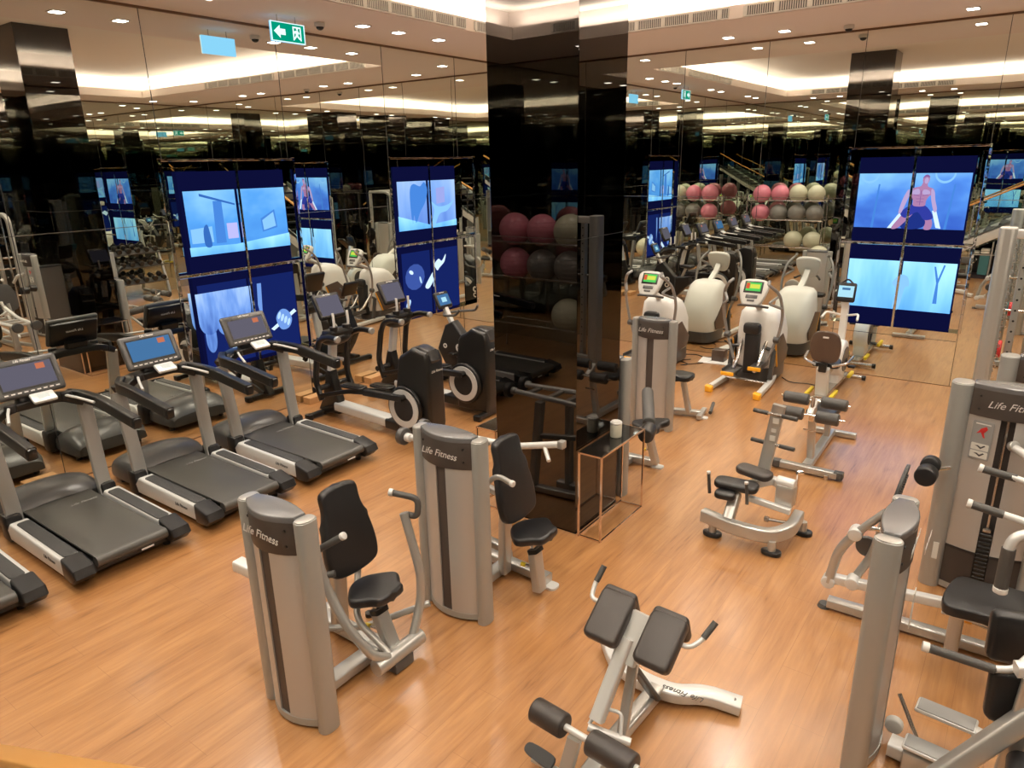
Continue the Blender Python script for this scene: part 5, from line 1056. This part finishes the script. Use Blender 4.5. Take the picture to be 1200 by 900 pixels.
# flat bench stack and dumbbell racks by the right wall
def dumbbell(p, ax, r, parent=None):
    x, y, z = p; m = MB(); d = V(ax)
    m.cyl(V(p) - d * .07, V(p) + d * .07, .016, 10); h = m.build('dumbbell', 'chrome')
    for s in (-1, 1):
        m = MB(); m.cyl(V(p) + d * s * .07, V(p) + d * s * .15, r, 18, bev=.012); q = m.build('head', 'black', h, world=False)
    return h
def rack(x, y, rz, n, lab, glab):
    t = thing('dumbbell_rack', lab, 'dumbbell rack', (0, 0, 0))
    for s in (-1, 1): tubeo(t, 'side_frame', [(s * n * .11, .22, .02), (s * n * .11, -.16, .04), (s * n * .11, -.05, .5), (s * n * .11, .14, 1.10)], 0, 'silver', prof=(.06, .06), fil=.05, up=V((1, 0, 0)))
    for k, (yy, zz) in enumerate(((-.06, .42), (.06, .80), (.14, 1.12))):
        m = MB(); m.box((0, yy, zz), (n * .22, .26, .03), bev=.006, R=Matrix.Rotation(.3, 3, 'X')); m.build('shelf', 'grey', t)
    t.location = (x, y, 0); t.rotation_euler = (0, 0, rz)
    T = Matrix.Translation((x, y, 0)) @ Matrix.Rotation(rz, 4, 'Z'); first = None
    for k, (yy, zz) in enumerate(((-.06, .42), (.06, .80), (.14, 1.12))):
        for i in range(n):
            p = T @ V((-n * .11 + .11 + i * .22, yy, zz + .085))
            if first is None:
                first = dumbbell((0, 0, 0), (0, 1, .3), .062); first['label'] = 'black round headed dumbbell with chrome handle on ' + glab; first['category'] = 'dumbbell'; first['group'] = 'dumbbells on ' + glab
                first.location = p; first.rotation_euler = (0, 0, rz)
            else: dup(first, p, rz)
rack(10.25, -2.6, -PI / 2, 9, 'long three shelf dumbbell rack along the right wall', 'the rack along the right wall')
rack(6.0, -9.85, PI, 6, 'three shelf dumbbell rack standing before the stair cabinet', 'the rack before the stair cabinet') if False else None
# smith machine and power rack in the right part of the room
def smith(x, y, rz, lab):
    t = thing('smith_machine', lab, 'smith machine', (0, 0, 0))
    for s in (-1, 1):
        tubeo(t, 'upright', [(s * .62, -.30, .04), (s * .62, -.30, 2.18), (s * .62, -.10, 2.26), (s * .62, .60, 2.26)], 0, 'silver', prof=(.08, .08), fil=.12, up=V((1, 0, 0)))
        tubeo(t, 'rear_upright', [(s * .62, .60, .04), (s * .62, .60, 2.26)], 0, 'silver', prof=(.08, .08), up=V((1, 0, 0)))
        tubeo(t, 'floor_beam', [(s * .62, -.55, .04), (s * .62, .75, .04)], 0, 'silver', prof=(.08, .08))
        m = MB(); m.cyl((s * .56, -.10, .10), (s * .56, -.10, 2.22), .016, 12); m.build('guide_rod', 'chrome', t)
        for k, z in enumerate((.55, .95, 1.35)): m = MB(); m.cyl((s * .67, .55, z), (s * .84, .55, z), .022, 12); m.build('plate_peg', 'steel', t)
        m = MB(); m.cyl((s * .70, .55, .95), (s * .75, .55, .95), .20, 28, bev=.01); m.build('weight_plate', 'black', t)
        m = MB(); m.cyl((s * .70, .55, .50), (s * .74, .55, .50), .17, 28, bev=.01); m.build('weight_plate', 'red' if s > 0 else 'black', t)
    m = MB(); m.cyl((-1.0, -.10, 1.20), (1.0, -.10, 1.20), .014, 12); m.build('bar', 'steel', t)
    for z, yy in ((2.26, .60), (.10, .60), (2.26, -.05)): tubeo(t, 'cross_beam', [(-.62, yy, z), (.62, yy, z)], 0, 'silver', prof=(.07, .07))
    t.location = (x, y, 0); t.rotation_euler = (0, 0, rz)
smith(9.2, -5.9, -PI / 2, 'silver smith machine by the right wall, seen in the mirrors')
t = thing('incline_bench', 'incline bench with raised back pad in the right part of the gym', 'exercise bench', (9.0, -3.7, 0))
pad(t, 'back_pad', rrect(.28, .75, .05, 3), .06, fr((9.0, -3.5, .75), (1, 0, 0), (0, .75, .65)), 'vinyl', bev=.02, sub=1); pad(t, 'seat', rrect(.30, .30, .05, 3), .06, fr((9.0, -3.98, .48), (1, 0, 0), (0, 1, -.1)), 'vinyl', bev=.02, sub=1)
tubeo(t, 'frame', [(9.0, -4.25, .05), (9.0, -3.1, .05)], 0, 'silver', prof=(.08, .06)); tubeo(t, 'support', [(9.0, -3.35, .06), (9.0, -3.45, .68)], 0, 'silver', prof=(.06, .06), up=V((0, 1, 0))); tubeo(t, 'support', [(9.0, -3.9, .06), (9.0, -3.95, .44)], 0, 'silver', prof=(.06, .06), up=V((0, 1, 0)))
for y in (-4.25, -3.1): tubeo(t, 'cross_foot', [(8.75, y, .04), (9.25, y, .04)], 0, 'silver', prof=(.07, .05))

# ------------------------------------------------------------------ staircase, handrail and towel cabinet
SX0, SX1, SY0, SY1 = 4.80, 9.3, -10.62, -12.0
sl = .575; nst = 15; run = (SX1 - SX0) / nst
t = thing('staircase', 'staircase rising to the right with dark steps, silver stringer, glass and a wooden handrail', 'staircase', (SX0, -11.3, 0))
for i in range(nst):
    z = (i + 1) * run * sl; m = MB(); m.box((SX0 + (i + .5) * run, (SY0 + SY1) / 2, z - .02), (run + .02, SY0 - SY1, .04), bev=.004, seg=1); m.build('step', 'cabinet', t)
for y in (SY0, SY1):
    m = MB(); zc = lambda x: (x - SX0) * sl
    m.prism([(SX0 - .12, 0), (SX0 + .25, 0), (SX1, zc(SX1) - .22), (SX1, zc(SX1) + .10), (SX0 - .12, .10)], .03, fr((0, y + .015, 0), (1, 0, 0), (0, 0, 1)), bev=.004); m.build('stringer', 'silver_light', t)
HR = -10.60
p0, p1 = V((4.95, HR, 1.02)), V((SX1, HR, 1.02 + (SX1 - 4.95) * .52))
hz = lambda x: 1.515 + (x - 5.63) * .50
m = MB(); m.tube([(4.95, HR, hz(4.95)), (SX1, HR, hz(SX1))], 0, prof=(.055, .045)); m.build('handrail', 'wood', t)
m = MB(); m.prism([(5.0, hz(5.0) - .04), (5.0, .30), (SX1, hz(SX1) - .84), (SX1, hz(SX1) - .04)], .010, fr((0, HR + .005, 0), (1, 0, 0), (0, 0, 1)))
gl = bpy.data.materials.new('clear_glass'); gl.use_nodes = True; gp = gl.node_tree.nodes['Principled BSDF']; gp.inputs['Transmission Weight'].default_value = 1; gp.inputs['Roughness'].default_value = 0; gp.inputs['IOR'].default_value = 1.1; gp.inputs['Base Color'].default_value = (.9, .97, .95, 1); M['clear_glass'] = gl
m.build('glass_panel', 'clear_glass', t)
for x in (5.0, 6.3, 7.35): m = MB(); m.box((x, HR + .012, hz(x) - .45), (.03, .012, .86)); m.build('baluster', 'steel', t)
# open cabinet under the flight
CY = -10.66
t = thing('towel_cabinet', 'dark open cabinet under the stairs with towel shelf and teal door, seen in the mirror', 'cabinet', (7.7, CY - .25, 0))
X0, X1 = 6.35, 9.3
m = MB(); m.prism([(X0, .09), (X1, .09), (X1, 2.0), (X0, .50)], .02, fr((0, CY - .49, 0), (1, 0, 0), (0, 0, 1))); m.box(((X0 + X1) / 2, CY - .25, .045), (X1 - X0, .5, .09)); m.build('carcass', 'cabinet', t)
m = MB(); m.box(((X0 + X1) / 2, CY - .26, .60), (X1 - X0, .48, .025)); m.build('shelf', 'silver', t)
for x in (X0 + .02, 6.85, 7.45, 8.1, 8.75, X1 - .02):
    zt = min(.10 + (x - SX0) * sl - .36, 2.1); m = MB(); m.box((x, CY - .25, max(.7, zt) / 2), (.03, .50, max(.7, zt))); m.build('divider', 'silver', t)
m = MB(); m.box((6.72, CY - .03, .34), (.20, .02, .48)); m.build('door', 'teal', t)
for k, (x, n) in enumerate(((6.50, 1), (6.71, 2), (7.02, 4), (7.27, 4), (7.62, 4), (7.90, 4), (8.3, 4), (8.55, 4))):
    for i in range(n):
        m = MB(); m.box((x, CY - .20, .613 + .035 + i * .062), (.19 if x < 6.8 else .23, .30, .058), bev=.024, seg=3); o = m.build('folded_towel', 'towel')
        tag(o, 'folded white towel in a stack on the shelf under the stairs', 'towel', 'white towels stacked on the shelf under the stairs')
# ------------------------------------------------------------------ light
def area(name, loc, sx, sy, power, col, rot=(0, 0, 0), spread=None, spec=1.):
    l = bpy.data.lights.new(name, 'AREA'); l.shape = 'RECTANGLE'; l.size = sx; l.size_y = sy; l.energy = power; l.color = col
    if spread: l.spread = spread
    o = bpy.data.objects.new(name, l); C.objects.link(o); o.location = loc; o.rotation_euler = rot; return o
WARM = (1, .90, .77)
for i, (x, y) in enumerate(lamps): area('downlight_beam', (x, y, H - .03), .10, .10, 15, WARM, spread=math.radians(120))
# cove strips lie in the ledge and shine up into the coffer
CW = (1, .90, .78)
for (x, y, sx, sy) in (((cx0 + cx1) / 2, cy0 + .10, cx1 - cx0, .1), ((cx0 + cx1) / 2, cy1 - .10, cx1 - cx0, .1)): area('cove_strip', (x, y, LZ + .03), sx, .08, 215, CW, (PI, 0, 0))
for (x, y, ln) in ((cx0 - .10, (cy0 + cy1) / 2, cy0 - cy1), (cx1 + .10, (cy0 + cy1) / 2, cy0 - cy1)): area('cove_strip', (x, y, LZ + .03), .08, ln, 215, CW, (PI, 0, 0))
# area lights just under the coffer, over the machines, no fittings modelled
for x in (2.9, 5.4, 7.9):
    for y in (-3.0, -4.6, -6.9, -9.2): area('coffer_area_light', (x, y, HC - .03), .30, .30, 26, WARM, spread=math.radians(140))
w = bpy.data.worlds.new('world'); bpy.context.scene.world = w; w.use_nodes = True
w.node_tree.nodes['Background'].inputs[0].default_value = (1, .85, .7, 1); w.node_tree.nodes['Background'].inputs[1].default_value = .05
# ------------------------------------------------------------------ camera
sc = bpy.context.scene
f, yaw, pit, rol = 828.749, .634858, .3025, -.020329
F = V((-math.sin(yaw) * math.cos(pit), math.cos(yaw) * math.cos(pit), -math.sin(pit))); R0 = V((math.cos(yaw), math.sin(yaw), 0)); U0 = R0.cross(F)
Rr = R0 * math.cos(rol) + U0 * math.sin(rol); Ur = -R0 * math.sin(rol) + U0 * math.cos(rol)
cam = bpy.data.cameras.new('camera'); co = bpy.data.objects.new('camera', cam); C.objects.link(co)
mw = Matrix((Rr, Ur, -F)).transposed().to_4x4(); mw.translation = V((7.7003, -11.0130, 3.05)); co.matrix_world = mw
cam.sensor_width = 36; cam.lens = 36 * f / 1200; cam.clip_start = .05; cam.clip_end = 200
sc.camera = co
sc.view_settings.view_transform = 'Standard'; sc.view_settings.look = 'None'; sc.view_settings.gamma = 1; sc.view_settings.use_curve_mapping = False
sc.view_settings.exposure = 0.0
cy = sc.cycles; cy.max_bounces = 14; cy.glossy_bounces = 12; cy.diffuse_bounces = 3; cy.transmission_bounces = 4
cy.caustics_reflective = True; cy.blur_glossy = 1.0; cy.caustics_refractive = False; cy.sample_clamp_indirect = 4; cy.use_denoising = True
